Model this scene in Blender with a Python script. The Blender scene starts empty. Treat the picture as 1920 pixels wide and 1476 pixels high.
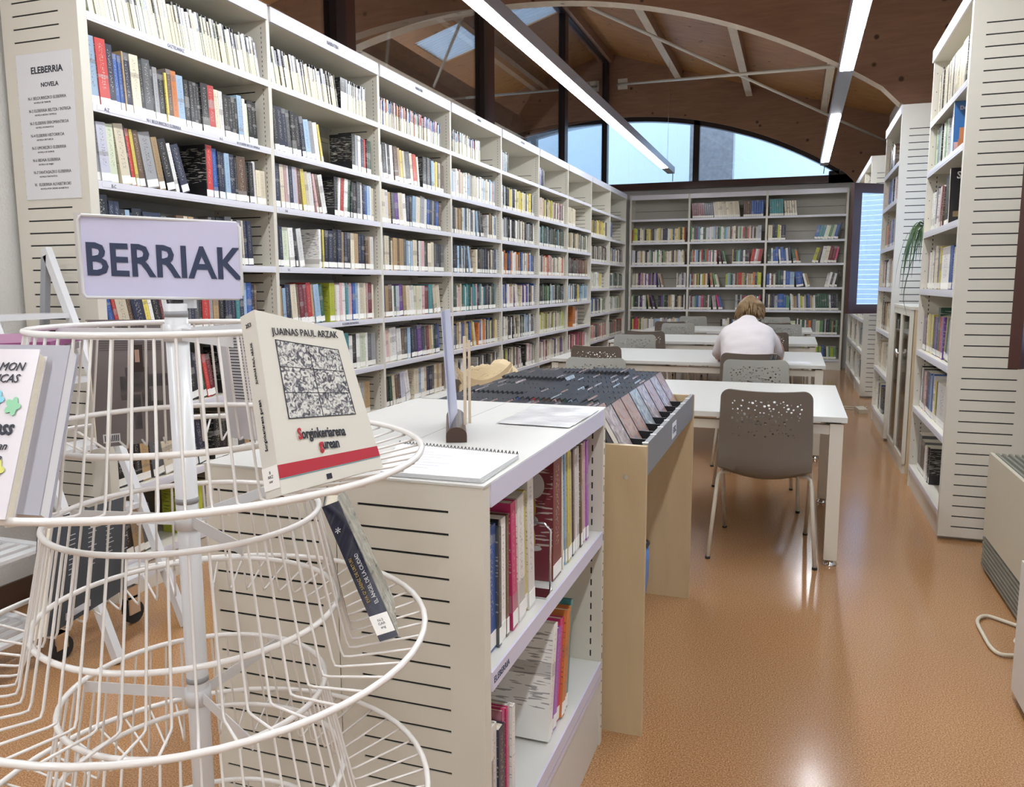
import bpy, math, random
from mathutils import Vector, Matrix, Euler
C = bpy.context.scene.collection
rnd = random.Random(7)
V = Vector

# ------------------------------------------------------------------ camera, world, exposure
CAM = V((2.692, 0.0, 1.357)); YAW, PITCH, ROLL, FPX = 0.337, -0.1345, -0.0031, 1510.3
fw = V((-math.sin(YAW)*math.cos(PITCH), math.cos(YAW)*math.cos(PITCH), math.sin(PITCH)))
rt = V((math.cos(YAW), math.sin(YAW), 0)); up = rt.cross(fw)
r2 = math.cos(ROLL)*rt + math.sin(ROLL)*up; u2 = -math.sin(ROLL)*rt + math.cos(ROLL)*up
cd = bpy.data.cameras.new('camera'); cam = bpy.data.objects.new('camera', cd); C.objects.link(cam)
cd.sensor_width = 36; cd.lens = FPX*36/1920; cd.clip_start = 0.05; cd.clip_end = 200
M = Matrix((r2, u2, -fw)).transposed().to_4x4(); M.translation = CAM; cam.matrix_world = M
bpy.context.scene.camera = cam
w = bpy.data.worlds.new('sky'); bpy.context.scene.world = w; w.use_nodes = True
bg = w.node_tree.nodes['Background']; bg.inputs[0].default_value = (0.58, 0.77, 1.0, 1); bg.inputs[1].default_value = 2.2
vs = bpy.context.scene.view_settings
vs.view_transform = 'Standard'; vs.look = 'None'; vs.gamma = 1; vs.use_curve_mapping = False; vs.exposure = 0.64
LAMP_E = 26.0

# ------------------------------------------------------------------ materials
def newmat(name):
    m = bpy.data.materials.new(name); m.use_nodes = True
    return m, m.node_tree, m.node_tree.nodes['Principled BSDF']
def mat(name, col, rough=0.5, metal=0.0, spec=0.5, coat=0.0, var=0.0, vscale=8.0, bump=0.0, bscale=60.0, trans=0.0, sheen=0.0):
    m, nt, b = newmat(name)
    b.inputs['Base Color'].default_value = (*col, 1); b.inputs['Roughness'].default_value = rough
    b.inputs['Metallic'].default_value = metal; b.inputs['Specular IOR Level'].default_value = spec
    b.inputs['Coat Weight'].default_value = coat; b.inputs['Transmission Weight'].default_value = trans
    if var or bump:
        tc = nt.nodes.new('ShaderNodeTexCoord')
        if var:
            n = nt.nodes.new('ShaderNodeTexNoise'); n.inputs['Scale'].default_value = vscale; n.inputs['Detail'].default_value = 4
            nt.links.new(tc.outputs['Object'], n.inputs['Vector'])
            mx = nt.nodes.new('ShaderNodeMix'); mx.data_type = 'RGBA'
            nt.links.new(n.outputs['Fac'], mx.inputs[0])
            mx.inputs[6].default_value = (*[c*(1-var) for c in col], 1); mx.inputs[7].default_value = (*[min(1, c*(1+var)) for c in col], 1)
            nt.links.new(mx.outputs[2], b.inputs['Base Color'])
        if bump:
            n2 = nt.nodes.new('ShaderNodeTexNoise'); n2.inputs['Scale'].default_value = bscale; n2.inputs['Detail'].default_value = 3
            nt.links.new(tc.outputs['Object'], n2.inputs['Vector'])
            bp = nt.nodes.new('ShaderNodeBump'); bp.inputs['Strength'].default_value = bump; bp.inputs['Distance'].default_value = 0.01
            nt.links.new(n2.outputs['Fac'], bp.inputs['Height']); nt.links.new(bp.outputs['Normal'], b.inputs['Normal'])
    return m
def emit(name, col, s):
    m, nt, b = newmat(name); b.inputs['Base Color'].default_value = (*col, 1)
    b.inputs['Emission Color'].default_value = (*col, 1); b.inputs['Emission Strength'].default_value = s; return m
def glass(name, tint=(1, 1, 1), refl=0.12, rough=0.0):
    m = bpy.data.materials.new(name); m.use_nodes = True; nt = m.node_tree; nt.nodes.clear()
    o = nt.nodes.new('ShaderNodeOutputMaterial'); mx = nt.nodes.new('ShaderNodeMixShader')
    t = nt.nodes.new('ShaderNodeBsdfTransparent'); t.inputs[0].default_value = (*tint, 1)
    g = nt.nodes.new('ShaderNodeBsdfGlossy'); g.inputs['Roughness'].default_value = rough
    lw = nt.nodes.new('ShaderNodeLayerWeight'); lw.inputs['Blend'].default_value = 0.25
    ma = nt.nodes.new('ShaderNodeMath'); ma.operation = 'MULTIPLY_ADD'; ma.inputs[1].default_value = 0.5; ma.inputs[2].default_value = refl
    nt.links.new(lw.outputs['Fresnel'], ma.inputs[0]); nt.links.new(ma.outputs[0], mx.inputs[0])
    nt.links.new(t.outputs[0], mx.inputs[1]); nt.links.new(g.outputs[0], mx.inputs[2]); nt.links.new(mx.outputs[0], o.inputs[0])
    return m
def wood(name, c1, c2, scale=(1, 1, 1), knots=0.0, rough=0.55, grain=14.0):
    m, nt, b = newmat(name); N = nt.nodes; L = nt.links
    tc = N.new('ShaderNodeTexCoord'); mp = N.new('ShaderNodeMapping'); mp.inputs['Scale'].default_value = scale
    L.new(tc.outputs['Object'], mp.inputs['Vector'])
    n = N.new('ShaderNodeTexNoise'); n.inputs['Scale'].default_value = grain; n.inputs['Detail'].default_value = 6; n.inputs['Distortion'].default_value = 0.6
    L.new(mp.outputs[0], n.inputs['Vector'])
    n3 = N.new('ShaderNodeTexNoise'); n3.inputs['Scale'].default_value = 0.9; L.new(tc.outputs['Object'], n3.inputs['Vector'])
    ad = N.new('ShaderNodeMath'); ad.operation = 'MULTIPLY_ADD'; ad.inputs[1].default_value = 0.6; L.new(n.outputs['Fac'], ad.inputs[0])
    mu = N.new('ShaderNodeMath'); mu.operation = 'MULTIPLY'; mu.inputs[1].default_value = 0.45; L.new(n3.outputs['Fac'], mu.inputs[0]); L.new(mu.outputs[0], ad.inputs[2])
    cr = N.new('ShaderNodeValToRGB'); cr.color_ramp.elements[0].position = 0.32; cr.color_ramp.elements[1].position = 0.72
    cr.color_ramp.elements[0].color = (*c1, 1); cr.color_ramp.elements[1].color = (*c2, 1); L.new(ad.outputs[0], cr.inputs[0])
    out = cr.outputs[0]
    if knots:
        v = N.new('ShaderNodeTexVoronoi'); v.inputs['Scale'].default_value = knots; v.inputs['Randomness'].default_value = 1
        L.new(tc.outputs['Object'], v.inputs['Vector'])
        r = N.new('ShaderNodeMapRange'); r.inputs[1].default_value = 0.07; r.inputs[2].default_value = 0.12; r.inputs[3].default_value = 1; r.inputs[4].default_value = 0
        L.new(v.outputs['Distance'], r.inputs[0])
        mx = N.new('ShaderNodeMix'); mx.data_type = 'RGBA'; L.new(r.outputs[0], mx.inputs[0]); L.new(out, mx.inputs[6])
        mx.inputs[7].default_value = (*[c*0.28 for c in c1], 1); out = mx.outputs[2]
    L.new(out, b.inputs['Base Color']); b.inputs['Roughness'].default_value = rough
    return m
MW = mat('cream_painted_steel', (0.66, 0.63, 0.545), 0.42, var=0.03, vscale=3)
MWL = mat('white_shelf_edge', (0.70, 0.70, 0.76), 0.3)
MLIP = mat('lavender_label_rail', (0.62, 0.61, 0.74), 0.35)
MDK = mat('slot_shade_and_seam', (0.012, 0.012, 0.012), 0.8)  # near-black for shade inside the slots, also perforations and panel seams
MBACK = mat('grey_steel_back', (0.42, 0.40, 0.35), 0.5)
MTAB = mat('white_laminate', (0.62, 0.62, 0.585), 0.28, var=0.02)
MLEG = mat('cream_powder_coat', (0.66, 0.62, 0.53), 0.4)
MCHR = mat('chrome', (0.75, 0.75, 0.76), 0.12, metal=1)
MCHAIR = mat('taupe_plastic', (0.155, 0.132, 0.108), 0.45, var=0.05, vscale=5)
MCHAIRLIT = mat('lit_taupe_plastic', (0.27, 0.265, 0.235), 0.42, var=0.05, vscale=5)  # same chair plastic made paler: lamplight on the fronts painted in
MSEAT = mat('dark_seat_pad', (0.07, 0.06, 0.055), 0.7)
MBLK = mat('black_plastic', (0.014, 0.015, 0.018), 0.3)
MCASE = mat('black_case_plastic', (0.035, 0.038, 0.045), 0.28)
MRUB = mat('black_rubber', (0.02, 0.02, 0.02), 0.7)
MWIRE = mat('white_coated_wire', (0.80, 0.78, 0.75), 0.3, coat=0.3)
MPOLE = mat('light_grey_tube', (0.66, 0.67, 0.68), 0.3, coat=0.2)
MRING = mat('grey_collar', (0.30, 0.31, 0.33), 0.4)
MPAPER = mat('paper', (0.70, 0.70, 0.72), 0.6)
MPAGE = mat('page_block', (0.74, 0.68, 0.54), 0.8, bump=0.2, bscale=200)
MSTICK = mat('white_sticker', (0.85, 0.84, 0.80), 0.5)
MINK = mat('ink', (0.015, 0.017, 0.03), 0.6)
MINKB = mat('navy_ink', (0.03, 0.045, 0.10), 0.6)
MINKR = mat('red_ink', (0.45, 0.02, 0.03), 0.6)
MGREYB = mat('grey_board', (0.21, 0.215, 0.22), 0.45)
MMAPLE = wood('maple_board', (0.46, 0.34, 0.19), (0.60, 0.47, 0.29), (1.2, 1.2, 0.25), 0, 0.4, 9)
MMAPLED = wood('beech_board', (0.55, 0.43, 0.27), (0.66, 0.54, 0.36), (1, 1, .2), 0, 0.4, 6)
MPLY = wood('brown_plywood', (0.22, 0.115, 0.068), (0.34, 0.19, 0.115), (0.35, 1, 2.6), 4.2, 0.5, 9)
MPLYO = wood('orange_plywood', (0.30, 0.135, 0.045), (0.50, 0.25, 0.09), (0.35, 1.6, 1), 4.5, 0.5, 9)
MPINE = wood('pale_pine', (0.60, 0.49, 0.36), (0.74, 0.63, 0.49), (1, .3, 1), 3.0, 0.6, 10)
MFRAME = mat('dark_brown_frame', (0.020, 0.013, 0.014), 0.3)
MFRAMEB = mat('brown_wood_frame', (0.060, 0.022, 0.016), 0.35, var=0.2)
MPLAS = mat('white_plaster', (0.66, 0.65, 0.62), 0.8, bump=0.35, bscale=90)
MSKIRT = mat('brown_skirting', (0.10, 0.055, 0.035), 0.4)
MALU = mat('lamp_aluminium', (0.45, 0.46, 0.50), 0.35, metal=0.6)
MLED = emit('led_diffuser', (0.93, 0.96, 1.0), LAMP_E)
MGLASS = glass('window_glass', (0.93, 0.96, 0.98), 0.05)
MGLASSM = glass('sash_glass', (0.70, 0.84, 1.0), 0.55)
MCABG = glass('cabinet_glass', (0.80, 0.78, 0.74), 0.10)
MACRY = glass('acrylic', (0.97, 0.97, 1.0), 0.06, 0.05)
MOUT = mat('outside_render', (0.70, 0.76, 0.82), 0.9, var=0.02, vscale=1)
MPILL = mat('outside_stone', (0.36, 0.36, 0.38), 0.9, var=0.35, vscale=14)
MBLIND = mat('white_blind', (0.80, 0.86, 0.95), 0.5)
_n = MBLIND.node_tree; _t = _n.nodes.new('ShaderNodeBsdfTranslucent'); _t.inputs[0].default_value = (.8, .88, 1, 1); _m = _n.nodes.new('ShaderNodeMixShader'); _m.inputs[0].default_value = .7
_n.links.new(_n.nodes['Principled BSDF'].outputs[0], _m.inputs[1]); _n.links.new(_t.outputs[0], _m.inputs[2]); _n.links.new(_m.outputs[0], _n.nodes['Material Output'].inputs[0])
MSTEELG = mat('grey_green_steel', (0.20, 0.205, 0.17), 0.4)
MRADI = mat('beige_radiator', (0.50, 0.46, 0.36), 0.45)
MCABLE = mat('beige_cable', (0.60, 0.54, 0.42), 0.5)
MCAN = mat('natural_canvas', (0.62, 0.49, 0.30), 0.9, var=0.1, bump=0.3, bscale=300)
MSHIRT = mat('white_cotton', (0.62, 0.58, 0.585), 0.85, bump=0.15, bscale=120)
MSKIN = mat('skin', (0.50, 0.28, 0.19), 0.5)
MHAIR = mat('dark_blond_hair', (0.20, 0.125, 0.055), 0.45, var=0.55, vscale=26, bump=0.9, bscale=45)
MJEAN = mat('dark_trousers', (0.03, 0.035, 0.05), 0.8)
MLEAF = mat('green_leaf', (0.05, 0.11, 0.03), 0.45)
MTERRA = mat('terracotta', (0.35, 0.14, 0.07), 0.8)
MBLUEB = mat('blue_plastic_bag', (0.10, 0.28, 0.70), 0.35, trans=0.15, bump=0.5, bscale=25)
MWALN = mat('walnut_base', (0.055, 0.028, 0.018), 0.35, var=0.2)
MSHEET = mat('plastic_pocket', (0.62, 0.62, 0.63), 0.25, coat=0.4, bump=0.5, bscale=14)

def floor_mat():
    m, nt, b = newmat('speckled_linoleum'); N = nt.nodes; L = nt.links
    tc = N.new('ShaderNodeTexCoord')
    n1 = N.new('ShaderNodeTexNoise'); n1.inputs['Scale'].default_value = 230; n1.inputs['Detail'].default_value = 3; L.new(tc.outputs['Object'], n1.inputs['Vector'])
    n2 = N.new('ShaderNodeTexNoise'); n2.inputs['Scale'].default_value = 1.3; n2.inputs['Detail'].default_value = 2; L.new(tc.outputs['Object'], n2.inputs['Vector'])
    cr = N.new('ShaderNodeValToRGB'); e = cr.color_ramp.elements
    e[0].position = 0.33; e[0].color = (0.23, 0.105, 0.042, 1); e[1].position = 0.68; e[1].color = (0.57, 0.345, 0.175, 1)
    k = e.new(0.5); k.color = (0.385, 0.20, 0.088, 1); L.new(n1.outputs['Fac'], cr.inputs[0])
    hv = N.new('ShaderNodeMix'); hv.data_type = 'RGBA'; hv.blend_type = 'MULTIPLY'; hv.inputs[0].default_value = 1.0
    r = N.new('ShaderNodeMapRange'); r.inputs[3].default_value = 0.88; r.inputs[4].default_value = 1.1; L.new(n2.outputs['Fac'], r.inputs[0])
    cb = N.new('ShaderNodeCombineColor'); [L.new(r.outputs[0], cb.inputs[i]) for i in range(3)]
    L.new(cr.outputs[0], hv.inputs[6]); L.new(cb.outputs[0], hv.inputs[7]); L.new(hv.outputs[2], b.inputs['Base Color'])
    b.inputs['Roughness'].default_value = 0.17; b.inputs['Specular IOR Level'].default_value = 0.62
    n3 = N.new('ShaderNodeTexNoise'); n3.inputs['Scale'].default_value = 5; L.new(tc.outputs['Object'], n3.inputs['Vector'])
    bp = N.new('ShaderNodeBump'); bp.inputs['Strength'].default_value = 0.03; bp.inputs['Distance'].default_value = 0.02
    L.new(n3.outputs['Fac'], bp.inputs['Height']); L.new(bp.outputs['Normal'], b.inputs['Normal'])
    return m
MFLOOR = floor_mat()
def book_mat():
    # cover colour from the 'Col' attribute; print marks from the uv map (u strip = spine)
    m, nt, b = newmat('book_cover'); N = nt.nodes; L = nt.links
    a = N.new('ShaderNodeAttribute'); a.attribute_name = 'Col'
    uv = N.new('ShaderNodeUVMap'); uv.uv_map = 'uv'; sp = N.new('ShaderNodeSeparateXYZ'); L.new(uv.outputs[0], sp.inputs[0])
    def M2(op, x, y=None, clamp=False):
        n = N.new('ShaderNodeMath'); n.operation = op; n.use_clamp = clamp
        for i, q in enumerate((x, y)):
            if q is None: continue
            if isinstance(q, (int, float)): n.inputs[i].default_value = q
            else: L.new(q, n.inputs[i])
        return n.outputs[0]
    fu = M2('FRACT', sp.outputs[0]); d = M2('ABSOLUTE', M2('SUBTRACT', fu, 0.5)); inu = M2('LESS_THAN', d, 0.2)
    v = sp.outputs[1]; inv = M2('MULTIPLY', M2('GREATER_THAN', v, 0.27), M2('LESS_THAN', v, 0.93))
    cx = N.new('ShaderNodeCombineXYZ'); L.new(M2('MULTIPLY', sp.outputs[0], 9.0), cx.inputs[0]); L.new(M2('MULTIPLY', v, 46.0), cx.inputs[1])
    n = N.new('ShaderNodeTexNoise'); n.inputs['Scale'].default_value = 1.0; n.inputs['Detail'].default_value = 1; L.new(cx.outputs[0], n.inputs['Vector'])
    t = M2('MULTIPLY', M2('MULTIPLY', M2('GREATER_THAN', n.outputs['Fac'], 0.585), inu), inv)
    # colour blocks
    c2 = N.new('ShaderNodeCombineXYZ'); L.new(M2('FLOOR', sp.outputs[0]), c2.inputs[0]); L.new(M2('MULTIPLY', v, 2.6), c2.inputs[1])
    n2 = N.new('ShaderNodeTexNoise'); n2.inputs['Scale'].default_value = 1.0; L.new(c2.outputs[0], n2.inputs['Vector'])
    blk = M2('GREATER_THAN', n2.outputs['Fac'], 0.60)
    lum = N.new('ShaderNodeRGBToBW'); L.new(a.outputs['Color'], lum.inputs[0]); dark = M2('LESS_THAN', lum.outputs[0], 0.22)
    tcol = N.new('ShaderNodeMix'); tcol.data_type = 'RGBA'; L.new(dark, tcol.inputs[0]); tcol.inputs[6].default_value = (0.05, 0.04, 0.06, 1); tcol.inputs[7].default_value = (0.62, 0.60, 0.52, 1)
    bm = N.new('ShaderNodeMix'); bm.data_type = 'RGBA'; L.new(M2('MULTIPLY', blk, 0.45), bm.inputs[0]); L.new(a.outputs['Color'], bm.inputs[6])
    bc = N.new('ShaderNodeMix'); bc.data_type = 'RGBA'; L.new(dark, bc.inputs[0]); bc.inputs[6].default_value = (0.20, 0.17, 0.15, 1); bc.inputs[7].default_value = (0.35, 0.34, 0.33, 1)
    L.new(bc.outputs[2], bm.inputs[7])
    fm = N.new('ShaderNodeMix'); fm.data_type = 'RGBA'; L.new(M2('MULTIPLY', t, 0.6), fm.inputs[0]); L.new(bm.outputs[2], fm.inputs[6]); L.new(tcol.outputs[2], fm.inputs[7])
    L.new(fm.outputs[2], b.inputs['Base Color']); b.inputs['Roughness'].default_value = 0.33; b.inputs['Coat Weight'].default_value = 0.25; b.inputs['Coat Roughness'].default_value = 0.12
    return m
MBOOK = book_mat()
def art_mat(name, cols, scale=7.0, rough=0.25, stretch=(1, 1, 1)):
    m, nt, b = newmat(name); N = nt.nodes; L = nt.links
    tc = N.new('ShaderNodeTexCoord'); mp = N.new('ShaderNodeMapping'); mp.inputs['Scale'].default_value = stretch
    L.new(tc.outputs['Object'], mp.inputs['Vector'])
    n = N.new('ShaderNodeTexNoise'); n.inputs['Scale'].default_value = scale; n.inputs['Detail'].default_value = 5; n.inputs['Distortion'].default_value = 1.5
    L.new(mp.outputs[0], n.inputs['Vector'])
    cr = N.new('ShaderNodeValToRGB'); e = cr.color_ramp.elements; k = len(cols)
    e[0].position = 0.30; e[0].color = (*cols[0], 1); e[1].position = 0.70; e[1].color = (*cols[-1], 1)
    for i in range(1, k-1): q = e.new(0.30+0.40*i/(k-1)); q.color = (*cols[i], 1)
    L.new(n.outputs['Fac'], cr.inputs[0]); L.new(cr.outputs[0], b.inputs['Base Color']); b.inputs['Roughness'].default_value = rough
    b.inputs['Coat Weight'].default_value = 0.4
    return m
MART = [art_mat('case_print_a', [(.10, .08, .09), (.42, .34, .34), (.70, .66, .62)], 18),
        art_mat('case_print_b', [(.22, .08, .07), (.50, .33, .27), (.30, .32, .36)], 18),
        art_mat('case_print_c', [(.06, .09, .14), (.36, .42, .46), (.72, .72, .70)], 18)]
MWOODCUT = art_mat('woodcut_print', [(.03, .03, .04), (.10, .10, .12), (.62, .62, .58), (.68, .68, .64)], 150, 0.35)
MPHOTO = art_mat('dark_photo_print', [(.02, .02, .025), (.06, .05, .05), (.13, .11, .10)], 25, 0.4)

# ------------------------------------------------------------------ mesh builder
ORG = {}
class MB:
    def __init__(s): s.v = []; s.f = []; s.m = []; s.c = []; s.sm = []; s.uv = []
    def face(s, idx, m=0, c=None, sm=False, uv=None): s.f.append(idx); s.m.append(m); s.c.append(c); s.sm.append(sm); s.uv.append(uv)
    def hexa(s, p, m=0, c=None, uvs=None):   # p: 8 corners, 0-3 bottom ring ccw, 4-7 top ring
        b = len(s.v); s.v += [tuple(q) for q in p]
        for i, q in enumerate(((3, 2, 1, 0), (4, 5, 6, 7), (0, 1, 5, 4), (1, 2, 6, 5), (2, 3, 7, 6), (3, 0, 4, 7))):
            s.face([b+k for k in q], m if isinstance(m, int) else m[i], c if not isinstance(c, list) else c[i], False, uvs[i] if uvs else None)
    def box(s, x0, x1, y0, y1, z0, z1, m=0, c=None):
        s.hexa([(x0, y0, z0), (x1, y0, z0), (x1, y1, z0), (x0, y1, z0), (x0, y0, z1), (x1, y0, z1), (x1, y1, z1), (x0, y1, z1)], m, c)
    def obox(s, o, a, b, d, m=0, c=None, uvs=None):    # corner o, edge vectors a,b,d (right handed)
        o = V(o); a = V(a); b = V(b); d = V(d)
        s.hexa([o, o+a, o+a+b, o+b, o+d, o+a+d, o+a+b+d, o+b+d], m, c, uvs)
    def tube(s, pts, r, n=8, m=0, cap=True, closed=False, c=None):
        P = [V(p) for p in pts]; k = len(P); R = r if isinstance(r, (list, tuple)) else [r]*k
        b = len(s.v); prev = None
        for i, p in enumerate(P):
            if closed: t = (P[(i+1) % k]-P[i-1])
            else: t = P[min(i+1, k-1)]-P[max(i-1, 0)]
            t.normalize()
            if prev is None:
                a = V((0, 0, 1)) if abs(t.z) < 0.9 else V((1, 0, 0)); x = t.cross(a).normalized()
            else:
                x = (prev - t*prev.dot(t)); x = x.normalized() if x.length > 1e-6 else t.orthogonal().normalized()
            prev = x; y = t.cross(x)
            for j in range(n):
                q = 2*math.pi*j/n; s.v.append(tuple(p+(x*math.cos(q)+y*math.sin(q))*R[i]))
        for i in range(k if closed else k-1):
            i2 = (i+1) % k
            for j in range(n): s.face([b+i*n+j, b+i*n+(j+1) % n, b+i2*n+(j+1) % n, b+i2*n+j], m, c, True)
        if cap and not closed:
            s.face([b+j for j in range(n)][::-1], m, c); s.face([b+(k-1)*n+j for j in range(n)], m, c)
    def lathe(s, prof, o=(0, 0, 0), n=16, m=0, cap=True):
        b = len(s.v); k = len(prof)
        for r, z in prof:
            for j in range(n): q = 2*math.pi*j/n; s.v.append((o[0]+r*math.cos(q), o[1]+r*math.sin(q), o[2]+z))
        for i in range(k-1):
            for j in range(n): s.face([b+i*n+j, b+i*n+(j+1) % n, b+(i+1)*n+(j+1) % n, b+(i+1)*n+j], m, None, True)
        if cap: s.face([b+j for j in range(n)][::-1], m); s.face([b+(k-1)*n+j for j in range(n)], m)
    def grid(s, fn, nu, nv, m=0, sm=True, th=None):
        b = len(s.v)
        for i in range(nu+1):
            for j in range(nv+1): s.v.append(tuple(fn(i/nu, j/nv)))
        for i in range(nu):
            for j in range(nv):
                s.face([b+i*(nv+1)+j, b+(i+1)*(nv+1)+j, b+(i+1)*(nv+1)+j+1, b+i*(nv+1)+j+1], m, None, sm)
    def prism(s, poly, o, ax, ay, az, th, m=0):   # 2D polygon in plane (ax, ay) extruded along az
        o = V(o); ax = V(ax); ay = V(ay); az = V(az); b = len(s.v); n = len(poly)
        for t in (0, th):
            for x, y in poly: s.v.append(tuple(o+ax*x+ay*y+az*t))
        s.face([b+i for i in range(n)][::-1], m); s.face([b+n+i for i in range(n)], m)
        for i in range(n): s.face([b+i, b+(i+1) % n, b+n+(i+1) % n, b+n+i], m)
    def mesh(s, name, mats, shift=(0, 0, 0)):
        me = bpy.data.meshes.new(name); sh = shift
        me.from_pydata([(a-sh[0], b-sh[1], c-sh[2]) for a, b, c in s.v], [], s.f)
        for m in mats: me.materials.append(m)
        me.polygons.foreach_set('material_index', s.m); me.polygons.foreach_set('use_smooth', s.sm)
        if any(c is not None for c in s.c):
            at = me.color_attributes.new('Col', 'FLOAT_COLOR', 'CORNER'); uvl = me.uv_layers.new(name='uv')
            buf = []; ub = []
            for f, c, u in zip(s.f, s.c, s.uv):
                c = c or (.5, .5, .5)
                buf += [c[0], c[1], c[2], 1.0]*len(f)
                if u: [ub.extend(q) for q in u]
                else: ub += [0.0, 0.0]*len(f)
            at.data.foreach_set('color', buf); uvl.data.foreach_set('uv', ub)
        me.update(); return me
    def build(s, name, mats, parent=None, local=False):
        if not isinstance(mats, (list, tuple)): mats = [mats]
        if local: org = V((0, 0, 0))
        elif parent is not None: org = ORG[parent]
        else:
            xs = [p[0] for p in s.v]; ys = [p[1] for p in s.v]; zs = [p[2] for p in s.v]
            org = V(((min(xs)+max(xs))/2, (min(ys)+max(ys))/2, min(zs)))
        o = bpy.data.objects.new(name, s.mesh(name, mats, org)); C.objects.link(o)
        if parent is not None: o.parent = parent
        else: o.location = org if not local else (0, 0, 0)
        ORG[o] = org; return o
def tag(o, label=None, cat=None, group=None, kind=None):
    if label: o['label'] = label
    if cat: o['category'] = cat
    if group: o['group'] = group
    if kind: o['kind'] = kind
    return o
def thing(name, label, cat, loc=(0, 0, 0), group=None, local=False):
    o = bpy.data.objects.new(name, None); C.objects.link(o); o.location = loc; o.empty_display_size = 0.1
    ORG[o] = V((0, 0, 0)) if local else V(loc); return tag(o, label, cat, group)
def copy_tree(o, parent=None):
    c = o.copy(); C.objects.link(c)
    if parent is not None: c.parent = parent
    for ch in list(o.children): copy_tree(ch, c)
    return c
def bx(name, m, parent, *b, local=False):
    q = MB(); q.box(*b); return q.build(name, m, parent, local)
FC = {}
def lettering(txt, size, o, ax, ay, m, parent, name='lettering', bold=0.0, align='CENTER', xs=1.0, local=False, th=0.0003):
    """text in the plane (ax, ay) centred at o (world), as a mesh"""
    cu = bpy.data.curves.new('t', 'FONT'); cu.body = txt; cu.size = size; cu.align_x = align; cu.align_y = 'CENTER'
    cu.offset = bold; cu.extrude = th; cu.resolution_u = 2
    t = bpy.data.objects.new('t', cu); C.objects.link(t)
    dg = bpy.context.evaluated_depsgraph_get(); me = bpy.data.meshes.new_from_object(t.evaluated_get(dg))
    bpy.data.objects.remove(t); bpy.data.curves.remove(cu)
    ax = V(ax).normalized(); ay = V(ay).normalized(); az = ax.cross(ay)
    R = Matrix((ax*xs, ay, az)).transposed().to_4x4(); org = V((0, 0, 0)) if local else ORG[parent]
    R.translation = V(o)-org; me.transform(R); me.materials.clear(); me.materials.append(m)
    ob = bpy.data.objects.new(name, me); C.objects.link(ob); ob.parent = parent; ORG[ob] = org; return ob

# ------------------------------------------------------------------ setting
def S(o): return tag(o, kind='structure')
q = MB(); q.box(-5, 4.1, -5.1, 14.2, -0.1, 0); S(q.build('floor', MFLOOR))
# left wall below the glazing, and near wall up to the ridge
q = MB(); q.box(-0.50, -0.43, 2.6, 14.0, 0, 2.86); q.box(-0.50, -0.43, -5, 2.6, 0, 5.05); S(q.build('wall_left', MPLAS))
q = MB(); q.box(-0.43, -0.418, -5, 2.56, 0, 0.10); S(q.build('baseboard_left', MSKIRT))
q = MB(); q.box(-5, 4.0, -5.1, -5.0, 0, 5.2); S(q.build('wall_near', MPLAS))
q = MB(); q.box(-5.0, -4.9, -5, 14.0, 0, 3.95); S(q.build('wall_outer', MPLAS))
# end wall: below sill
q = MB(); q.box(-4.9, 4.0, 14.0, 14.1, 0, 2.93); S(q.build('wall_end', MPLAS))
q = MB(); q.box(-4.9, 4.0, 13.86, 14.1, 2.93, 3.04); S(q.build('trim_1', MFRAMEB))
# right wall with window openings (y0,y1,z0,z1)
WR = [(2.75, 4.2, 1.0, 2.5), (6.05, 7.45, 1.25, 2.5), (8.92, 10.28, 1.02, 2.5)]
q = MB(); y = -5
for a, b_, z0, z1 in WR:
    q.box(3.92, 4.0, y, a, 0, 3.9); q.box(3.92, 4.0, a, b_, 0, z0); q.box(3.92, 4.0, a, b_, z1, 3.9); y = b_
q.box(3.92, 4.0, y, 14.1, 0, 3.9); S(q.build('wall_right', MPLAS))
for i, (a, b_, z0, z1) in enumerate(WR):
    q = MB()
    for Y0, Y1, Z0, Z1 in ((a, b_, z0, z0+.06), (a, b_, z1-.06, z1), (a, a+.06, z0, z1), (b_-.06, b_, z0, z1)): q.box(3.90, 3.99, Y0, Y1, Z0, Z1)
    wo = S(q.build('window_%d' % (i+2), MFRAMEB))
    if i == 0: bx('pane', MGLASS, wo, 3.945, 3.95, a+.05, b_-.05, z0+.05, z1-.05)
    q = MB(); z = z0+.05
    while z < z1-.05: q.box(3.985, 3.992, a+.05, b_-.05, z, z+.050); z += 0.056
    q.build('blind', MBLIND, wo)
# ridge roof
RX, RZ, SL = -0.45, 5.18, 0.30
def rz(x): return RZ-SL*abs(x-RX)
def skin(q, x0, x1, y0, y1, m=0):
    q.hexa([(x0, y0, rz(x0)), (x1, y0, rz(x1)), (x1, y1, rz(x1)), (x0, y1, rz(x0)), (x0, y0, rz(x0)+.05), (x1, y0, rz(x1)+.05), (x1, y1, rz(x1)+.05), (x0, y1, rz(x0)+.05)], m)
SK = (-2.36, -1.62, 10.42, 11.45); SK2 = (-1.40, -0.62, 10.42, 11.45)
q = MB(); skin(q, RX, 4.1, -5.1, 14.2)
skin(q, -5.0, RX, -5.1, SK[2]); skin(q, -5.0, RX, SK[3], 14.2); skin(q, -5.0, SK[0], SK[2], SK[3]); skin(q, SK[1], SK2[0], SK[2], SK[3]); skin(q, SK2[1], RX, SK[2], SK[3])
ceil = S(q.build('ceiling', MPLYO))
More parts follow.
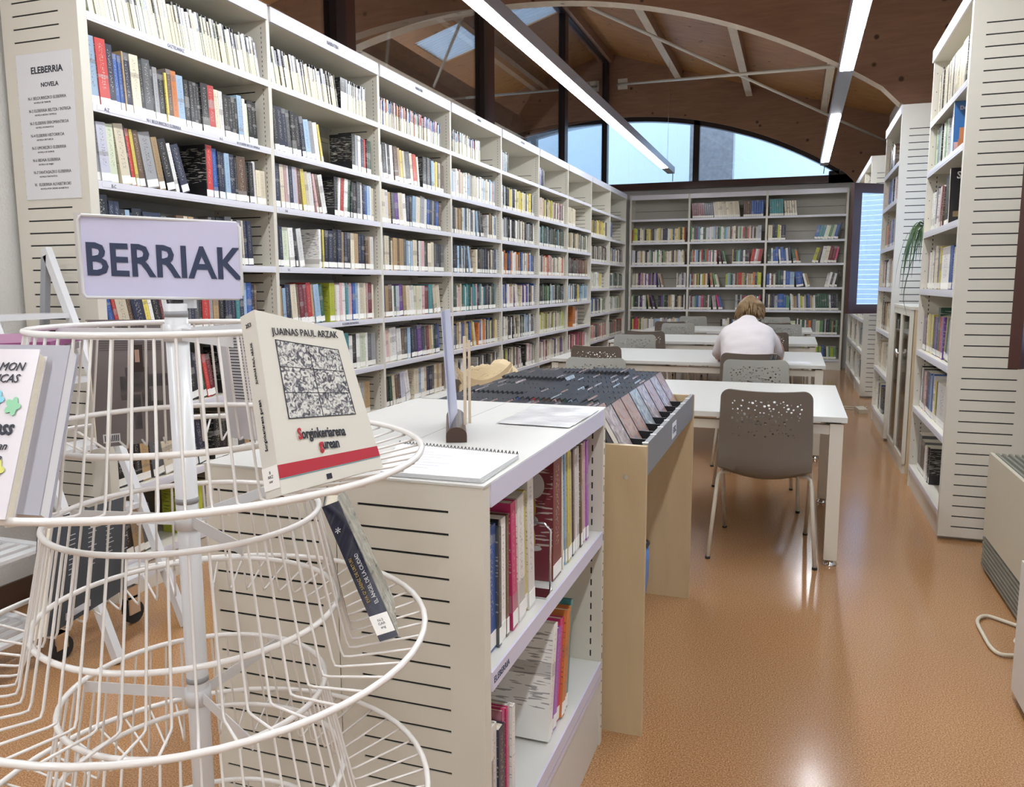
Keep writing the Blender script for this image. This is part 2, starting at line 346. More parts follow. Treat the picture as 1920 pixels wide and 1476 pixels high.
for s_ in (SK, SK2):
    q = MB(); n = 13
    for k in range(n):
        yy = s_[2]+(s_[3]-s_[2])*k/n; d = .052
        q.hexa([(s_[0], yy, rz(s_[0])+.01), (s_[1], yy, rz(s_[1])+.01), (s_[1], yy+d, rz(s_[1])+.01), (s_[0], yy+d, rz(s_[0])+.01),
                (s_[0], yy, rz(s_[0])+.025), (s_[1], yy, rz(s_[1])+.025), (s_[1], yy+d, rz(s_[1])+.025), (s_[0], yy+d, rz(s_[0])+.025)])
    q.build('skylight_slats', mat('translucent_slat', (.8, .85, .9), .4, trans=.75), ceil)
def arch_z(x):
    dx = abs(x+0.2)
    if dx < 3.6: return 4.13-(6.39-math.sqrt(6.39**2-dx*dx))
    return 2.944-(dx-3.6)*0.38
def arch(y0, y1, xa, xb):
    q = MB(); n = 60; xs = [xa+(xb-xa)*i/n for i in range(n+1)]
    for a, b in zip(xs[:-1], xs[1:]):
        za, zb = arch_z(a), arch_z(b)
        q.hexa([(a, y0, za), (b, y0, zb), (b, y1, zb), (a, y1, za), (a, y0, rz(a)), (b, y0, rz(b)), (b, y1, rz(b)), (a, y1, rz(a))], m=(1, 0, 0, 0, 0, 0))
    return q.build('arch_beam', [MPLY, MPINE], ceil)
arch(8.0, 8.17, -4.9, 3.92); arch(2.2, 2.37, -0.42, 3.92); arch(13.84, 14.1, -4.9, 3.92)
# window band inside the end arch
q = MB(); n = 40; xa, xb = -3.55, 3.25
wf = []
for i in range(n+1):
    x = xa+(xb-xa)*i/n; wf.append((x, max(arch_z(x), 3.05)))
for (a, za), (b, zb) in zip(wf[:-1], wf[1:]):
    q.hexa([(a, 13.86, za-.075), (b, 13.86, zb-.075), (b, 13.98, zb-.075), (a, 13.98, za-.075), (a, 13.86, za+.01), (b, 13.86, zb+.01), (b, 13.98, zb+.01), (a, 13.98, za+.01)])
for x in (-1.75, 1.05): q.box(x-.05, x+.05, 13.86, 13.98, 3.03, arch_z(x))
q.box(3.1, 3.92, 13.86, 14.1, 2.93, 3.1)
win1 = S(q.build('window_1', MFRAME))
def pane_seg(x0, x1):
    q = MB(); m_ = 10
    for i in range(m_):
        a = x0+(x1-x0)*i/m_; b = x0+(x1-x0)*(i+1)/m_
        q.hexa([(a, 13.93, 3.04), (b, 13.93, 3.04), (b, 13.935, 3.04), (a, 13.935, 3.04), (a, 13.93, max(arch_z(a)-.06, 3.041)), (b, 13.93, max(arch_z(b)-.06, 3.041)), (b, 13.935, max(arch_z(b)-.06, 3.041)), (a, 13.935, max(arch_z(a)-.06, 3.041))])
    q.build('pane', MGLASS, win1)
pane_seg(-3.3, -1.8); pane_seg(-1.7, 1.0); pane_seg(1.1, 3.2)
# glazed partition over the left shelving
q = MB(); q.box(-0.50, -0.42, 2.6, 13.86, 2.86, 2.93); q.box(-0.49, -0.41, 2.6, 13.86, 5.0, 5.07)
for y0, y1 in ((11.09, 11.25), (13.72, 13.86)): q.box(-0.50, -0.41, y0, y1, 2.93, 5.0)
part = S(q.build('trim_2', MFRAME))
for y0, y1, y2 in ((5.16, 5.29, 5.42), (8.0, 8.12, 8.30)):
    bx('post', MFRAME, part, -0.50, -0.40, y0, y1, 2.93, 5.0); bx('post', MFRAMEB, part, -0.53, -0.40, y1, y2, 2.93, 5.0)
for y0, y1 in ((2.62, 5.16), (5.42, 8.0), (8.3, 11.09), (11.25, 13.72)): bx('pane', MGLASS, part, -0.46, -0.455, y0, y1, 2.93, 5.0)
bx('ridge_beam', MPLY, ceil, -0.53, -0.35, 2.4, 13.84, 5.02, 5.16)
def purlin(x, y0=8.17, y1=13.84, w_=.10, d=.17):
    q = MB(); zt = rz(x)
    q.hexa([(x-w_/2, y0, zt-d), (x+w_/2, y0, zt-d), (x+w_/2, y1, zt-d), (x-w_/2, y1, zt-d), (x-w_/2, y0, zt+.01), (x+w_/2, y0, zt+.01), (x+w_/2, y1, zt+.01), (x-w_/2, y1, zt+.01)], m=(1, 0, 0, 0, 0, 0))
    q.build('purlin', [MPLY, MPINE], ceil)
for x in (0.75, 1.86, 2.98, -1.51, -2.75): purlin(x)
for x in (0.75, 1.86, 2.98): purlin(x, 2.37, 8.0)
q = MB(); q.box(-2.08, -1.90, 8.17, 13.84, 3.90, 4.22, (1, 0, 0, 0, 0, 0)); q.build('edge_beam', [MPLY, MPINE], ceil)
def rod(a, b): q = MB(); q.tube([a, b], 0.018, 8); q.build('tie_rod', MLEG, ceil)
rod((0.64, 8.17, 4.07), (3.88, 13.8, 3.50)); rod((2.95, 8.17, 3.31), (-0.27, 13.82, 4.66)); rod((-.70, 8.17, 4.12), (-4.3, 13.8, 3.55)); rod((-.62, 13.82, 4.66), (-3.35, 8.17, 3.30))
for x in (-.18, -.66): bx('tie_plate', MLEG, ceil, x-.08, x+.08, 13.82, 13.838, 4.58, 4.75)
# outside
tag(bx('building', MOUT, None, -6, 8, 17.0, 17.4, 0, 9), 'pale rendered building seen through the arched end window', 'building')
tag(bx('pillar', MPILL, None, 0.75, 1.52, 15.4, 15.8, 0, 6), 'mottled grey stone pillar just outside the arched window', 'pillar')

# ------------------------------------------------------------------ lamps
def lamp(x, y0, y1, segs, label):
    t = thing('linear_lamp', label, 'lamp', (x, (y0+y1)/2, 3.05))
    q = MB(); q.box(x-.055, x+.055, y0, y1, 3.055, 3.15); q.build('housing', MALU, t)
    for a, b in segs: bx('diffuser', MLED, t, x-.048, x+.048, a, b, 3.045, 3.06)
    q = MB(); q.tube([(x, y1, 3.09), (x+.01, y1+.10, 3.06), (x, y1+.16, 2.96)], .006, 6); q.build('cable', MBLK, t)
    for yy in (y0+.4, (y0+y1)/2, y1-.4): q = MB(); q.tube([(x, yy, 3.15), (x, yy, rz(x)-.0)], .0025, 5); q.build('hanger', MCHR, t)
lamp(0.785, -4.4, 12.95, [(-4.3, 12.25)], 'long white linear pendant lamp above the left bookcases')
lamp(3.0, -4.4, 12.85, [(-4.3, 7.25), (9.15, 12.45)], 'linear pendant lamp over the right aisle with an unlit middle piece')

t = thing('linear_lamp', 'unseen linear lamp added to brighten the adjoining room beyond the left glazing', 'lamp', (-3.1, 8, 2.7))  # added lamp, hidden behind the shelving, brightens the roof beyond the glass
bx('housing', MALU, t, -3.16, -3.04, 3, 13.5, 2.71, 2.78); bx('diffuser', MLED, t, -3.14, -3.06, 3.1, 13.4, 2.78, 2.79); bx('diffuser', MLED, t, -3.14, -3.06, 3.1, 13.4, 2.70, 2.71)
for yy in (4, 8, 12): q = MB(); q.tube([(-3.1, yy, 2.78), (-3.1, yy, rz(-3.1))], .003, 5); q.build('hanger', MCHR, t)

# ------------------------------------------------------------------ book engine
PAL = dict(w=(.78, .77, .74), c=(.68, .61, .46), k=(.018, .018, .02), n=(.025, .03, .06), b=(.035, .10, .34), l=(.33, .47, .62), r=(.50, .045, .04),
           m=(.17, .025, .035), o=(.62, .20, .05), y=(.68, .56, .12), g=(.12, .27, .12), G=(.03, .09, .055), t=(.06, .25, .27), v=(.13, .05, .25),
           a=(.36, .37, .38), A=(.10, .105, .11), p=(.62, .40, .40), B=(.13, .075, .045), T=(.42, .29, .15), i=(.56, .57, .66), e=(.62, .68, .50), P=(.55, .04, .16), u=(.32, .08, .42), Y=(.46, .50, .05))
CN = dict(w='white', c='cream', k='black', n='dark navy', b='blue', l='light blue', r='red', m='maroon', o='orange', y='yellow', g='green', G='dark green', t='teal',
          v='violet', a='grey', A='charcoal', p='pink', B='brown', T='tan', i='pale lilac', e='pale green', P='crimson', u='purple', Y='olive')
import re
TOK = re.compile(r'([A-Za-z])(\d*)(?:/(\d+))?(?:x(\d+))?$')
BOOKS = []
def place_row(spec, o, d, n, length, where, h0=22, depth=0.155, stick=1, setback=0.03, jit=1.0, hmax=.31, fill=None):
    """o: left end of the shelf front edge on its surface, d: run direction (left to right), n: towards the viewer"""
    o = V(o); d = V(d); n = V(n); s = 0.012; lean = 0.0; prev = 0.0; idx = 0; k_ = 1.0
    if fill and spec.split():
        tot = 0; gaps = 0
        for tk in spec.split():
            if tk[0] == '_': gaps += float(tk[1:])/1000; continue
            m = TOK.match(tk)
            if m: tot += (float(m.group(2) or 25)/1000+.001)*int(m.group(4) or 1)/math.cos(.1)
        for tk in spec.split():
            if tk[0] in '<>': gaps += .22*math.tan(math.radians(float(tk[1:])))*.5
        k_ = min(2.0, max(.6, (length*fill-.03-gaps)/tot))
    for tk in spec.split():
        if tk[0] == '<': lean = math.radians(float(tk[1:])); continue
        if tk[0] == '>': lean = -math.radians(float(tk[1:])); continue
        if tk == '|': lean = 0.0; continue
        if tk[0] == '_':
            s += float(tk[1:])/1000
            prev = 0.0; 
            if lean > 0: prev = lean   # free end after a gap: lean allowed only if supported, keep simple
            lean = lean if lean < 0 else 0.0; prev = lean; continue
        m = TOK.match(tk)
        c, wd, ht, rep = m.group(1), m.group(2), m.group(3), int(m.group(4) or 1)
        for _ in range(rep):
            w_ = k_*(float(wd) if wd else rnd.uniform(17, 33))/1000
            h = ((float(ht) if ht else h0+rnd.uniform(-1.8, 1.6)*jit)/100); h = min(h, hmax)
            if lean != prev: s += max(0, h*(math.tan(lean)-math.tan(prev)))+.002
            st = w_/math.cos(lean)
            if s+st+(h*math.tan(-lean) if lean < 0 else 0) > length-.008: return
            idx += 1
            piv = s if lean >= 0 else s+st
            BOOKS.append(dict(o=o+d*piv, d=d, n=n, lean=lean, w=w_-.0008, h=h, dep=depth*rnd.uniform(.9, 1.06), sb=setback+rnd.uniform(0, .008), c=c, where=where, idx=idx, stick=stick, seed=rnd.randint(1, 900)))
            s += st+.0006; prev = lean
def book_axes(b):
    th = b['lean']; d = b['d']; z = V((0, 0, 1))
    r_ = d*math.cos(th)+z*math.sin(th)     # across the thickness (left to right)
    u_ = z*math.cos(th)-d*math.sin(th)     # up the spine, top towards the left when lean>0
    o = b['o']-b['n']*b['sb'] + z*.0006
    if th < 0: o = o-r_*b['w']            # pivot at the right-bottom corner
    return o, r_, u_, -b['n']
def vary(c, s_): k = 1+((s_ % 17)/17-.5)*.35; return (min(1, c[0]*k), min(1, c[1]*k), min(1, c[2]*k))
def book_into(q, b, simple, org=None):
    o, r_, u_, back = book_axes(b)
    if org is not None: o = o-org
    col = vary(PAL[b['c']], b['seed']); sd = float(b['seed'])
    W, H, Dp = b['w'], b['h'], b['dep']
    # corner order for obox: a=back(depth), b=r_ (right), d=up -> keep right handed: r_ x back? use a=r_, b=back
    z = (0.0, 0.0)
    def cov(v0=0, v1=1): return [(sd+.31, v0), (sd+.69, v0), (sd+.69, v1), (sd+.31, v1)]
    spn = [(sd+0.0, 0), (sd+.999, 0), (sd+.999, 1), (sd+0.0, 1)]
    uvs = [[z]*4, [z]*4, spn, cov(), [z]*4, cov()]
    pg = (.66, .60, .47)
    if simple:
        q.obox(o, r_*W, back*Dp, u_*H, 0, [col, pg, col, col, pg, col], uvs)
        if b['stick']:
            hs = .032 if b['stick'] == 1 else H*.58
            cc = (.82, .80, .74) if b['stick'] == 1 else ((.74, .70, .50) if b['seed'] % 3 else (.74, .75, .72))
            q.obox(o-back*.0006+u_*(.006 if b['stick'] == 1 else .0), r_*W, back*.0005, u_*hs, 0, cc)
    else:
        t = min(.0022, W*.18)
        q.obox(o, r_*W, back*t, u_*H, 0, col, [[z]*4, [z]*4, spn, [z]*4, [z]*4, [z]*4])
        q.obox(o+back*t, r_*t, back*(Dp-t), u_*H, 0, col, [[z]*4]*5+[cov()])
        q.obox(o+back*t+r_*(W-t), r_*t, back*(Dp-t), u_*H, 0, col, [[z]*4]*3+[cov()]+[[z]*4]*2)
        q.obox(o+back*t+r_*t+u_*.003, r_*(W-2*t), back*(Dp-t-.003), u_*(H-.006), 1, pg)

# slim rows
def slim(n, seed, cols='cwiecewai', w0=13, w1=21, hh=(18.5, 20)):
    R = random.Random(seed); s_ = ''
    for i in range(n):
        s_ += '%s%d/%d ' % (R.choice(cols), R.randint(w0, w1), R.randint(int(hh[0]), int(hh[1])))
        if R.random() < .72: s_ += 'k%d/%d ' % (R.choice((5, 6, 7, 9, 12)), int(hh[1]))
    return s_
def randrow(seed, n, cols='wwcccckkkknnaaATTBblrmgGtpyvo', gap=0, lean0=0):
    R = random.Random(seed); s_ = ''
    if lean0: s_ += '<3 '
    g = R.randint(int(n*.45), int(n*.8)) if gap else 999
    for i in range(n):
        if i == g-4 and gap: s_ += '<8 '
        if i == g-2 and gap: s_ += '<14 '
        if i == g: s_ += '| _%d ' % gap
        s_ += R.choice(cols)+str(R.randint(15, 34))+' '
    return s_

# ------------------------------------------------------------------ bookcases
YS, BW, H = 2.597, 1.2, 2.814
ZL = [2.434, 2.085, 1.781, 1.458, 1.129, 0.808, 0.487, 0.166]
ZL2 = [2.405, 2.036, 1.674, 1.294, 0.936, 0.553, 0.166]
ZLX = [2.42, 2.04, 1.675, 1.30, .936, .555, .166]
ORD = ['top', 'second', 'third', 'fourth', 'fifth', 'sixth', 'seventh', 'bottom']
def slot_panel(q, xa, xb, y, th, xs, zs, zb, zt, sh=.006, face=-1):
    """vertical sheet in the XZ plane whose slotted face looks to -y"""
    f = .0035
    q.box(xa, xb, y+f, y+th, zb, zt, 0)
    zs = sorted(z for z in zs if zb+.03 < z < zt-.03)
    for (a, b) in xs: q.box(a, b, y+f-.0006, y+f, zb+.02, zt-.02, 1)  # dark sheet painting the shade of the hollow behind the slots
    edges = [xa]+[e for ab in xs for e in ab]+[xb]
    for a, b in zip(edges[0::2], edges[1::2]): q.box(a, b, y, y+f, zb, zt, 0)
    for (a, b) in xs:
        z = zb
        for zz in zs+[None]:
            top = zt if zz is None else zz-sh/2
            q.box(a, b, y, y+f, z, top, 0)
            if zz is not None: z = zz+sh/2
def perf(q, x, y, z0, z1, step=.024, m=1, h=.011, w_=.0035):
    z = z0
    while z < z1: q.box(x-w_/2, x+w_/2, y-.0005, y, z, z+h, m); z += step
def shelf(parent, x0, x1, y0, y1, z, front, lip=.032, label=None, lsize=.012, lofs=.5):
    """front: '+x', '-x' or '-y'"""
    q = MB(); q.box(x0, x1, y0, y1, z-.004, z, 0)
    e = .003
    if front == '+x': q.box(x1-e, x1+.001, y0, y1, z-lip, z+.001, (1,)*6); q.box(x1+.001, x1+.002, y0+.02, y1-.02, z-lip*.72, z-.004, 2)
    elif front == '-x': q.box(x0-.001, x0+e, y0, y1, z-lip, z+.001, 1); q.box(x0-.002, x0-.001, y0+.02, y1-.02, z-lip*.72, z-.004, 2)
    else: q.box(x0, x1, y0-.001, y0+e, z-lip, z+.001, 1); q.box(x0+.02, x1-.02, y0-.002, y0-.001, z-lip*.72, z-.004, 2)
    q.box(x0, x1, y0, y1, z-.012, z-.004, 0) if lip > .02 else None
    return q.build('shelf', [MW, MWL, MWL], parent)

def left_bay(k):
    y0 = YS+BW*k; y1 = y0+BW; zl = ZL if k < 7 else ZL2
    nm = ['nearest', 'second', 'third', 'fourth', 'fifth', 'sixth', 'seventh', 'eighth', 'farthest'][k]
    t = thing('bookcase', {0: 'nearest bay of the long left bookcase, slotted end panel with printed list', 8: 'farthest bay of the left bookcase, in the corner by the end shelving'}.get(k, '%s bay from the camera of the long cream left bookcase' % nm), 'bookcase', (-.2, (y0+y1)/2, 0), 'bays of the left wall bookcase')
    zs = [2.533-.0505*i for i in range(50)]
    q = MB()
    if k == 0: slot_panel(q, -.40, 0, y0-.03, .045, [(-.34, -.097)], zs, 0, H)
    else:
        slot_panel(q, -.40, 0, y0-.014, .028, [(-.31, -.085)], zs, 0, H)
        if k < 7: perf(q, -.032, y0-.014, .2, 2.72); perf(q, -.365, y0-.014, .2, 2.72, .05)
    q.build('side_panel', [MW, MDK], t)
    if k == 8:
        q = MB(); slot_panel(q, -.40, 0, y1-.014, .02, [(-.31, -.085)], zs, 0, H); q.build('side_panel', [MW, MDK], t)
    q = MB()
    q.box(-.40, -.39, y0+.0145, y1-.0145, .1, H-.01, 0)
    for z in zl: q.box(-.39, -.375, y0+.02, y1-.02, z+.235, z+.262, 1)
    q.build('back_panel', [MBACK, MW], t)
    q = MB(); q.box(-.40, .004, y0+.012, y1-.0145, H-.012, H, 0); q.box(-.004, .012, y0+.012, y1-.0145, H-.075, H, 1); q.box(-.39, -.006, y0+.014, y1-.014, H-.075, H-.066, 0)
    q.build('cornice', [MW, MWL], t)
    bx('plinth', MW, t, -.38, -.012, y0+.014, y1-.014, 0, zl[-1]-.04)
    for z in zl: shelf(t, -.385, 0, y0+.014, y1-.014, z, '+x')
    return t
LB = [left_bay(k) for k in range(9)]
L1 = [ # nearest bay rows
 '<11 '+slim(46, 3),
 '<3 l48/27 r52/27 n36/26 b22/23 b22/23 T8/25 n33/25 c48/25 k23/24 A46/25 k14/23 a27/23 k38/22 y12/22 B30/24 o34/24 l46/23 k32/22 k28/22 k20/22 k26/22 k50/23 r44/23 c34/22 w30/22 k40/21 k21/21 k28/21 k21/21 l36/23 w22/22 e18/20 k36/22 k40/22',
 '<4 a23/24 i49/24 e38/24 <8 c50/25 k7/25 r23/24 y17/24 B31/24 <11 a68/24 T35/23 <14 k50/23 w22/22 <18 n48/22 | _110 k8/25 r42/25 <2 b34/24 n25/23 n25/23 l36/23 n40/23 k20/22 B70/23 k16/21 k38/21 w24/22 c32/18 c46/18',
 '<2 k60/27 n28/25 n28/25 k30/22 l26/22 k14/21 k55/23 n30/22 n30/22 n50/22 n34/21 k60/21 B48/22 c30/22 T34/22 k36/22 n22/21 y18/21 v26/21 k26/23 k26/23 k26/23 n38/23 A50/24 c12/23 k30/23 A34/23 c14/23 n28/23 n40/23',
 '<12 b30/22 r20/23 c58/23 B25/23 n66/23 y28/22 w20/22 k46/22 m15/22 w30/22 k40/22 | _60 A18/24 n25/22 A34/22 k18/22 r52/22 a26/22 T36/23 B10/23 k42/24 n20/24 n30/24 n30/24 t30/24 n32/24 l28/24 b42/24 n18/23 B20/23',
 '<4 k40 b44 k30 w30 n36 k40 T30 k34 A40 c26 <10 l40 k50 n30 G24 r22 m30 | _90 k40 w30 A30 c34 k30 n36 w20 k40 r30 A30',
 '<3 k44/22 B30 k30 T36 <8 A50 c50 w20 k32 k36 w24 n40 | _60 k40 k36 c26 w30 A40 T30 k30 n36 c30 k24 B30',
 '<6 k30 T30 A30 | _200 Y60/24 A40 <12 k30 k24 w20 w20 | _100 c40 k30 n30']
L2 = ['<12 '+slim(24, 11, w0=14, w1=22)+'| _30 k60/20 '+slim(12, 12, w0=10, w1=16),
 '<6 y14/21 k30/24 n35/24 n24/24 A26/24 k30/24 k30/23 <9 n26/23 l36/22 a30/22 w30/22 <13 y14/22 | _330 k30/23 a26/23 w25/23 n25/22 r25/22 k20/22 G22/22',
 '<1 l28/24 n34/24 <3 c30/24 p24/24 w14/24 n30/24 i30/24 p14/24 B24/24 <7 y30/24 c30/23 w36/23 <13 p20/23 B24/23 w40/23 | _90 k30/24 >5 w22/24 r34/24 w34/24 G36/24 k18/23 | k40/23 A38/24 w24/24 n22/23 b24/23 l36/23 w20/23 c26/22',
 '<2 k30/23 n20/22 e40/22 <5 w34/22 k14/22 <9 w34/22 | _150 w16/23 k12/23 y12/23 >2 k30/23 n34/23 k38/24 n34/24 T20/23 n26/23 k28/23 | c30/23 T34/23 n34/23 n26/23 B26/22 T22/22 w34/22',
 '<2 T36/22 l20/21 n36/23 <5 c40/23 B14/23 m30/23 m24/23 r34/24 T16/23 <7 l42/23 G30/23 | _60 Y40/24 c14/23 w26/23 p22/24 w28/24 t20/24 l16/23 p24/24 b26/24 l30/24 w12/24 c40/24 c22/24 p14/24 m36/24 c26/23',
 '<3 c30 A30 b40 w30 k30 c24 <8 w30 r44/23 P56/23 w16/24 | t36/24 w20 k30/23 w22/23 e36/23 w14/23 A30/22 a30/22',
 '<2 k30 w30 k30 c30 n30 A30 c26/22x3 | c24/22 c28/22 c26/22 c30/22 c24/22 a34/22 c14/22 a20/22 T40/22',
 randrow(5, 30)]
L3 = [slim(50, 21, cols='lbrpvcbaomg', w0=18, w1=24, hh=(17, 19)).replace('k', 'n'),
 '<5 w30/22 k32/24 w14/24 k20/24 w26/24 <8 B34/24 T20/24 y20/23 c20/23 A44/23 c24/23 r24/23 o14/23 w16/22 | _60 k40/24 A26/24 k16/24 l24/23 c14/22 y20/23 B12/23 c22/23 A18/23 B20/22',
 '<2 c44/23 w22/23 T22/22 <5 A22/22 v30/22 c34/23 w24/23 | n26/22 k14/22 >4 l30/23 c34/23 a38/24 w24/23 b24/23 n22/23 a20/23 n22/23 b22/23 B24/22',
 '| a36/24 c34/24 k16/23 c18/21 T30/23 B18/23 T34/23 A24/23 l20/22 w18/22 l20/22 c36/23 k16/23 w20/23 p30/23 A20/22 k14/22 c30/22 c30/23 A24/22 n26/22 k22/22 A30/22',
 '<1 b28/23 T24/22 B30/23 w14/22 G14/22 i24/22 <4 v28/23 T24/22 c30/22 w30/22 | e20/22 c20/22 e20/22 w10/22 p24/22 m34/22 t34/23 <9 c26/23 c34/22',
 '<4 w24/23 p18/23 c14/23 w50/24 w34/23 | B24/23 A24/23 l24/23 <4 n30/23 n20/23 v40/24 n22/23 A18/23 m24/23 T24/23 c14/23 G20/23 n24/24 b20/23',
 '<3 i24/22 k20/22 G18/22 <6 c20/22 B24/22 A18/22 i34/23 <12 w34/23 | _50 c40/23 l20/23 w26/23 c24/23 n24/23 n24/23 A24/23 c20/23 T28/23 c24/23 B20/22',
 randrow(9, 30)]
def mk(seed, cols, n=34, gap=0): return randrow(seed, n, cols, gap)
LROWS = [L1, L2, L3,
 [slim(26, 31, cols='lrpecbaw', w0=18, w1=24, hh=(17, 19))]+[mk(41, 'wcccwalplw'), mk(42, 'TAABkwcl', gap=100), mk(43, 'kAcwBkln', gap=60), mk(44, 'cpGAttwnk'), mk(45, 'cTAbboyn', gap=70), mk(46, 'kcAkwB', gap=120), mk(47, 'krcA')],
 [slim(12, 32, cols='lrawt')]+[mk(51, 'yycwkkyw'), mk(52, 'kkAwcka'), mk(53, 'kcobwwck'), mk(54, 'cpvbcTnw', gap=60), mk(55, 'kAlkaGcw', gap=60), mk(56, 'kkAcYwcp', gap=90), mk(57, 'rwck')],
 [slim(11, 33, cols='abrlT')]+[mk(61, 'nkcpTY'), mk(62, 'GGkABlm'), mk(63, 'cccpnrA'), mk(64, 'gkkAwkl'), mk(65, 'ecTcYAc'), mk(66, 'cwAmvcp'), mk(67, 'ckrw')],
 ['P24/24 P24/24 P24/24 m20/24']+[mk(71, 'ccTe', 8), mk(72, 'kaTcG'), mk(73, 'kmkGAT'), mk(74, 'akklwyt', gap=60), 'c20 c22 e20 _220 o60/26 w20 c20 p20', mk(76, 'rPmwpA', 28), mk(77, 'ckr')],
 ['m22/24 m22/24 m22/24 m22/24 k20/23 m24/23']+[mk(81, 'cykkT', 20), mk(82, 'kmcAw', 26), mk(83, 'cweyk', 16), mk(84, 'ekAcnb', 20), mk(85, 'krwAcr', 30), mk(86, 'kc')],
 ['']+['w40/24 l40/27 b40/26', mk(92, 'bmnkcw', 22), mk(93, 'tGkAc', 26), mk(94, 'eTwAc', 26), mk(95, 'cAGrk'), mk(96, 'kc')]]
for k in range(9):
    zl = ZL if k < 7 else ZL2
    bay = ['nearest', 'second', 'third', 'fourth', 'fifth', 'sixth', 'seventh', 'eighth', 'farthest'][k]
    for j, z in enumerate(zl):
        if j >= len(LROWS[k]): break
        st = 1
        if j == 0: st = 2 if k in (0, 1, 2, 3) else 0
        if j == 0 and k >= 6: st = 0
        place_row(LROWS[k][j], (0, YS+BW*k+.014, z+.001), (0, 1, 0), (1, 0, 0), BW-.028, (ORD[j] if j < len(zl)-1 else 'bottom')+' shelf, %s left bay' % bay, h0=22, stick=st, hmax=.27, fill=(None if (k == 0 and j < 5) or (j == 0 and k > 2) else .93 if j == 0 else .985))

# end bookcase
XB = [0.029, 0.993, 2.204, 3.385]; YB = 13.635
for k in range(3):
    x0, x1 = XB[k], XB[k+1]
    t = thing('bookcase', ['left bay of the end-wall bookcase, nearly empty top shelf', 'middle bay of the end-wall bookcase behind the seated reader', 'right bay of the end-wall bookcase beside the open window sash'][k], 'bookcase', ((x0+x1)/2, YB+.17, 0), 'bays of the end-wall bookcase')
    q = MB(); q.box(x0-.016, x0+.016, YB, YB+.33, 0, H, 0)
    if k == 2: q.box(x1-.016, x1+.016, YB, YB+.33, 0, H, 0)
    q.build('side_panel', [MW], t)
    q = MB(); q.box(x0+.016, x1-.016, YB+.318, YB+.33, .1, H-.01)
    for z in ZLX: q.box(x0+.02, x1-.02, YB+.316, YB+.318, z+.15, z+.155, 1)
    for z in ZLX[:1]: q.box(x0+.04, x1-.04, YB+.305, YB+.318, z+.27, z+.30, 0)
    q.build('back_panel', [MBACK, MDK], t)
    q = MB(); q.box(x0+.014, x1-.0165, YB-.008, YB+.33, H-.012, H, 0); q.box(x0+.014, x1-.0165, YB-.012, YB, H-.075, H, 1); q.build('cornice', [MW, MWL], t)
    bx('plinth', MW, t, x0+.0165, x1-.0165, YB+.01, YB+.3, 0, .13)
    for z in ZLX: shelf(t, x0+.016, x1-.016, YB, YB+.318, z, '-y')
BR_ = [['', mk(101, 'yyccTkwaornbBbY', 34), mk(102, 'pwiccwTgkwwcTw', 34), mk(103, 'mcpvknlaTw', 36, 210), mk(104, 'knwcvwgTk', 36, 40), 'G20 y20 r18 r18 P20 r22 y20 G20 '+mk(105, 'wwalc', 24), mk(106, 'kTcw')],
  ['<5 m34/24 m34/24 m34/24 m34/24 m34/24 m34/24 n34/23x4 <7 c34/25x12 | _50 B30/24x4 b38/25x5', mk(111, 'cilwwcgwclkwGtwcTkrmv', 42), mk(112, 'rwwkagwkkAnrlTwm', 32, 80)+'>10 r26 r26 w26 p26 r30 m26', mk(113, 'mcgcYokwTnlr', 36, 90)+'Y40', mk(114, 'gGwkPmpbbaaw', 28, 190), '_520 '+mk(115, 'wakbc', 18), mk(116, 'kT')],
  ['<3 t34/26x6 <6 k10/23 c30/23 k6/23 c30/23 k6/23 c30/23 k6/23 c30/23 k6/23 c30/23', '| c44/24 n24/27 n26/26 Y20/24 c16/23 n44/24 | _420 >14 b30/22 t28/22 t28/22 w14/22 e26/22 g28/22 e26/22 b30/23 k12/26 w22/25', '<2 k20 G24 w18 b30 b34/26 <6 w20 b40/26 b24 w26 n34/26 <12 G40 o26 k20 | _150 >16 Y40/24 B30/24 >10 w40/26 c44/26 m36/26 m36/26 P24/25 w50/25', '<1 b34 w20 m24 e24 k26/25 G30/27 n34/28 w24/26 b50/25 l50/24 <9 b80/24 <16 w24/22 T24/22 | _200 >12 w26 w26 A26 w26 k28/26 w30', 'n40/26 c30/25 n40 n30/26 a24 a24 b90/26 b40/25 g34 t24 <4 w24/26 c24 T24 T24 b24 w30/26 Y34 c30 a24 n26 b34/26 T30 c24 w24 G34/26 G34/26 G34/26 G34/26 G34/26 G34/26 w30/24 n44/26 k30/26 A34/26', '<3 w20/25 w26 A26 G60/24 g80/23 _20 w26 o26 o30 B30 a24 e90/21 G24 w20/25 k26/23 e30 G40 w24 B36/24 o34/22 A26 a50/24 e60/22 g50/22 k20/26 a26/25 k50/23 G30 T26 k30/22 g30', '_560 <3 Y24/20 Y24/20 e24/20 Y34/20 k24/20 b30/22 w18/20 g30/20 Y30/20 g26/20 Y30/20 b40/22 k30/20 e30/20 g26/20 Y40/20 g40/20']]
for k in range(3):
    for j, z in enumerate(ZLX):
        place_row(BR_[k][j], (XB[k]+.016, YB, z+.001), (1, 0, 0), (0, -1, 0), XB[k+1]-XB[k]-.032, '', h0=23, stick=1, hmax=.30, fill=None if (k, j) == (2, 0) else .985)

